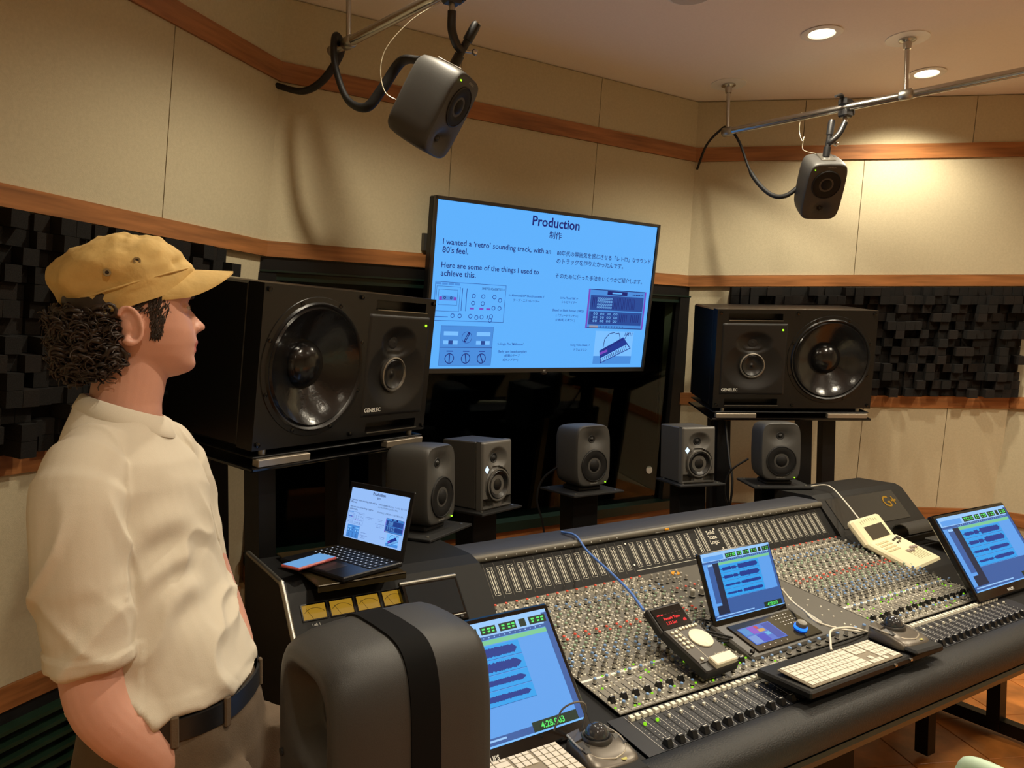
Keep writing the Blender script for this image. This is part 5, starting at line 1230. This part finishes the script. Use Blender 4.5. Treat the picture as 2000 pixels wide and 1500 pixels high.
hair = hb.build('hair', person, smooth=70); hair['label'] = 'dark brown curly hair below the cap'; hair['kind'] = 'stuff'
# cap
M_cap = mat('khaki_twill', (200,168,104), .85, noise=(26,.10), bump=(60,.35)); M_capd = mat('cap_strap', (58,44,30), .8)
cp0 = [((-.085,.004),(.107,.078),.0850),((-.093,.022),(.109,.098),.088),((-.100,.038),(.108,.115),.090),((-.118,.056),(.101,.124),.092),((-.127,.074),(.094,.134),.093),((-.124,.094),(.082,.145),.091),((-.113,.115),(.066,.156),.085),((-.094,.133),(.050,.164),.074),((-.070,.147),(.034,.169),.056),((-.04,.157),(.014,.169),.032),((-.012,.163),(-.004,.165),.006)]
cv = bez([(B[0],B[1],w) for B,F,w in cp0],3); cf = bez([(F[0],F[1],0) for B,F,w in cp0],3); cp_ = [((b.x,b.y),(f.x,f.y),max(.004,b.z)) for b, f in zip(cv, cf)]
n = 64; rings = []
for B, F, w in cp_:
    c = Vector(((B[0]+F[0])/2, 0, (B[1]+F[1])/2)); d = Vector(((F[0]-B[0])/2, 0, (F[1]-B[1])/2)); ring = []
    for i in range(n):
        a = 2*math.pi*i/n; q_ = c + d*math.cos(a) + Vector((0, w*math.sin(a), 0)); q_ += Vector((0,0,1))*0
        k = .0075*(mnoise.noise(q_*24)+.5*mnoise.noise(q_*60))*(1 if w < .0935 or True else 1); q_ += (q_-Vector((-.02,0,.08))).normalized()*k*(0 if B[1] < .03 else 1.3); ring.append(hw_(*q_))
    rings.append(ring)
mb = MB(); mb.loft(rings, M_cap, cap=(False,True)); cap_ = mb.build('cap', person, smooth=70); cap_['label'] = 'khaki twill cap with curved peak'
B, F, w = cp0[2]; c = Vector(((B[0]+F[0])/2,0,(B[1]+F[1])/2)); d = Vector(((F[0]-B[0])/2,0,(F[1]-B[1])/2))
mb = MB(); pts = [hw_(*(c+d*math.cos(2*math.pi*i/48)*1.006+Vector((0,w*1.008*math.sin(2*math.pi*i/48),0)))) for i in range(49)]; mb.tube(pts, .0016, M_cap, 6); mb.build('band_seam', cap_, smooth=60)
top = []; bot = []; B, F, w = cp_[0]; c = Vector(((B[0]+F[0])/2,0,(B[1]+F[1])/2)); d = Vector(((F[0]-B[0])/2,0,(F[1]-B[1])/2)); nv = 24; nr = 8; vs = []
for lay in (0, 1):
    for j in range(nr+1):
        for i in range(nv+1):
            a = R(-68+136*i/nv); t = j/nr; inn = c + d*math.cos(a)*1.0 + Vector((0,w*math.sin(a),0)); inn.z += .034*math.cos(a)**2
            ext = .076*max(0, math.cos(a*90/68))**.36; q_ = inn + Vector((1,0,.02))*ext*t; q_.y *= (1-.06*t); q_.z -= 1.6*q_.y*q_.y*t; q_.z += -.0035*lay; vs.append(hw_(*q_))
fs = []; L1 = (nr+1)*(nv+1)
for j in range(nr):
    for i in range(nv): a = j*(nv+1)+i; fs += [(a,a+1,a+nv+2,a+nv+1), (a+L1+nv+1,a+L1+nv+2,a+L1+1,a+L1)]
for i in range(nv): a = nr*(nv+1)+i; fs.append((a,a+1,a+1+L1,a+L1))
mb = MB(); mb.add(vs, fs, M_cap); mb.build('peak', cap_, smooth=60)
for x, z, yy in ((-.040,.090,.0935),(.006,.113,.0925)):
    for s_ in (-1, 1):
        mb = MB(); mb.lathe([(.0032,.0),(.0032,.003),(.0062,.003),(.0066,.0)], mat('eyelet_brass', (150,132,96), .35, .6), T(*hw_(x,s_*yy*.985,z)) @ Matrix.Rotation(PH,4,'Z') @ Matrix.Rotation(R(-s_*90),4,'X'), n=16); mb.build('eyelet', cap_)
        mb = MB(); mb.lathe([(.0034,.001),(.0005,.0015)], M_hair, T(*hw_(x,s_*yy*.985,z)) @ Matrix.Rotation(PH,4,'Z') @ Matrix.Rotation(R(-s_*90),4,'X'), n=12); mb.build('eyelet_hole', cap_)
mb = MB(); pts = [hw_(*(Vector((-.0,0,.036))+Vector((.0915*math.cos(R(a)),.085*math.sin(R(a)),.030*math.cos(R(a))-.012)))) for a in range(128,233,8)]; mb.tube(pts, .009, M_capd, 8, flat=.3); mb.build('strap', cap_, smooth=60)
mb = MB(); mb.bbox((0,0,0), (.026,.004,.016), .002, mat('buckle', (150,132,92), .35, .5), T(*hw_(-.052,-.0745,.020)) @ Matrix.Rotation(PH+R(-32),4,'Z') @ Matrix.Rotation(R(-20),4,'Y')); mb.build('buckle', cap_)
# t-shirt
M_shirt = mat('cream_jersey', (206,197,180), .9, bump=(700,.12), spec=.15)
C = MB()
sh = [(.080,.180,.146,1.044),(.078,.182,.146,1.07),(.062,.180,.138,1.12),(.038,.176,.127,1.20),(.022,.174,.118,1.28),(.018,.174,.114,1.35),(.012,.170,.108,1.41),(.008,.145,.100,1.455),(.004,.110,.086,1.495),(.002,.080,.077,1.526),(.002,.073,.071,1.540)]
def slope(ring, k): return [Vector((p.x, p.y, p.z-.34*k*(p.x*.9925-p.y*.122))) for p in ring]
C.loft([slope(ell(tw,c,a,b,z,40), max(0, min(1, (z-1.43)/.1))) for c,a,b,z in sh], M_shirt)
for arm, sg in ((armR,-1),(armL,1)):
    pts = [tw(.0,sg*.08,1.478), tw(.006,sg*.138,1.445), tw(.012,sg*.176,1.39), tw(.022,sg*(.186 if sg < 0 else .197),1.29), tw(.032,sg*(.190 if sg < 0 else .208),1.20), tw(.038,sg*(.191 if sg < 0 else .212),1.148)]
    C.tube(bez(pts,5), [.055]*4+[.064]*4+[.071]*5+[.071]*4+[.068]*4+[.066]*6, M_shirt, 24)
def wrinkle(co, n_):
    l = Vector((co.x*ct_+co.y*st2, -co.x*st2+co.y*ct_, co.z)); d = 0
    wn = mnoise.noise(Vector((l.x*4, l.y*4, l.z*4)))
    low = max(0, min(1, (1.30-l.z)/.25)); arm_ = 1 if abs(l.y) > .15 else 0
    v1 = Vector((l.x*6+l.z*3, l.y*6-l.z*2, l.z*9+l.x*6)); r1 = mnoise.noise(v1); d += .015*low*(max(0, 1-abs(r1)*3.2)**1.5-.25)
    v2 = Vector((l.x*8-l.z*3+7, l.y*8+l.z*3, l.z*4)); r2 = mnoise.noise(v2); d += .009*(max(0, 1-abs(r2)*3.5)**1.4-.2)*max(0, min(1, (1.44-l.z)/.10))
    d += .004*mnoise.noise(Vector((l.x*13, l.y*13, l.z*9)))
    sd_ = (abs(l.y)-.150)*.9-.30*(1.41-l.z)+.10*(l.x-.01); d += .003*math.exp(-(sd_/.0045)**2) if l.z > 1.25 else 0
    if l.z < 1.176 and math.hypot(l.x-.037, abs(l.y)-.195) < .080: d += .003
    fold = math.exp(-((l.y+.10)/.06)**2-((l.z-1.28)/.12)**2); d += .006*fold*math.sin((l.x*.9-l.z*.75)*75+wn*9)
    return co + n_*d
shirt = voxel(C, 't_shirt', person, M_shirt, .0045, 6, wrinkle); shirt['label'] = 'loose cream t-shirt'
mb = MB(); rg = []
for r_, dz in ((.0625,-.010),(.0625,.004),(.0655,.008),(.0715,.005),(.0790,-.010),(.0845,-.021),(.0840,-.026),(.072,-.032)):
    ring = []
    for i in range(48):
        a = 2*math.pi*i/48; x, y = .002+r_*1.0*math.cos(a), r_*1.03*math.sin(a); ring.append(Vector((.9925*x+.122*y, -.122*x+.9925*y, 1.541+dz-.34*x)))
    rg.append(ring)
mb.loft(rg, M_shirt, cap=(False,False)); mb.build('collar', shirt, smooth=50)
# trousers, belt, shoes
M_trou = mat('brown_cotton', (92,76,58), .85, noise=(18,.10), bump=(400,.2))
Q = MB()
Q.loft([ell(tw,c,a,b,z,36) for c,a,b,z in ((.080,.165,.140,.80),(.082,.190,.158,.86),(.085,.192,.158,.92),(.088,.180,.146,.98),(.084,.168,.134,1.035))], M_trou)
for s_ in (-1, 1):
    Q.tube(bez([tw(.08,s_*.098,.88), tw(.082,s_*.102,.70), tw(.085,s_*.106,.48), tw(.06,s_*.11,.28), tw(.05,s_*.113,.10)],4), [.112]*4+[.108]*4+[.096]*4+[.09]*5, M_trou, 24)
    Q.tube([tw(.225,s_*.105,.93), tw(.20,s_*.10,.84), tw(.17,s_*.10,.76)], [.052,.062,.05], M_trou, 16)
trous = voxel(Q, 'trousers', person, M_trou, .0065, 5, lambda co, n_: co + n_*(.005*mnoise.noise(Vector((co.x*14, co.y*14, co.z*5)))+.004*math.sin(co.x*60+co.y*30)*max(0,min(1,(1.0-co.z)/.1))*.5))
M_belt = mat('belt_leather', (22,21,22), .38)
mb = MB(); rg = []
for dz, k in ((1.003,1.0),(1.004,1.03),(1.040,1.03),(1.041,1.0)): rg.append(ell(tw,.085,.174*k,.140*k,dz,48))
mb.loft(rg, M_belt, cap=(False,False)); mb.build('belt', trous, smooth=50)
for a in (-100,-62,-25,25,62):
    q_ = sup(.145,.180,2.3,R(a)); mb = MB(); mb.bbox((0,0,0), (.007,.013,.052), .002, M_trou, T(*tw(.085+q_[0],q_[1],1.021)) @ Matrix.Rotation(PT+R(a),4,'Z')); mb.build('belt_loop', trous)
for s_ in (-1, 1):
    mb = MB(); mb.loft([[tw(x+.05*dx_, s_*.115+w*dy_, z) for dx_, dy_ in [(math.cos(2*math.pi*i/20)*0, math.sin(2*math.pi*i/20)) for i in range(20)]] if False else [tw(.07+lx*math.cos(2*math.pi*i/24), s_*.115+w*math.sin(2*math.pi*i/24), z) for i in range(24)] for lx, w, z in ((.145,.052,.0),(.150,.055,.02),(.142,.050,.05),(.10,.045,.09),(.07,.043,.115))], M_blackm); mb.build('shoe', person, smooth=50)
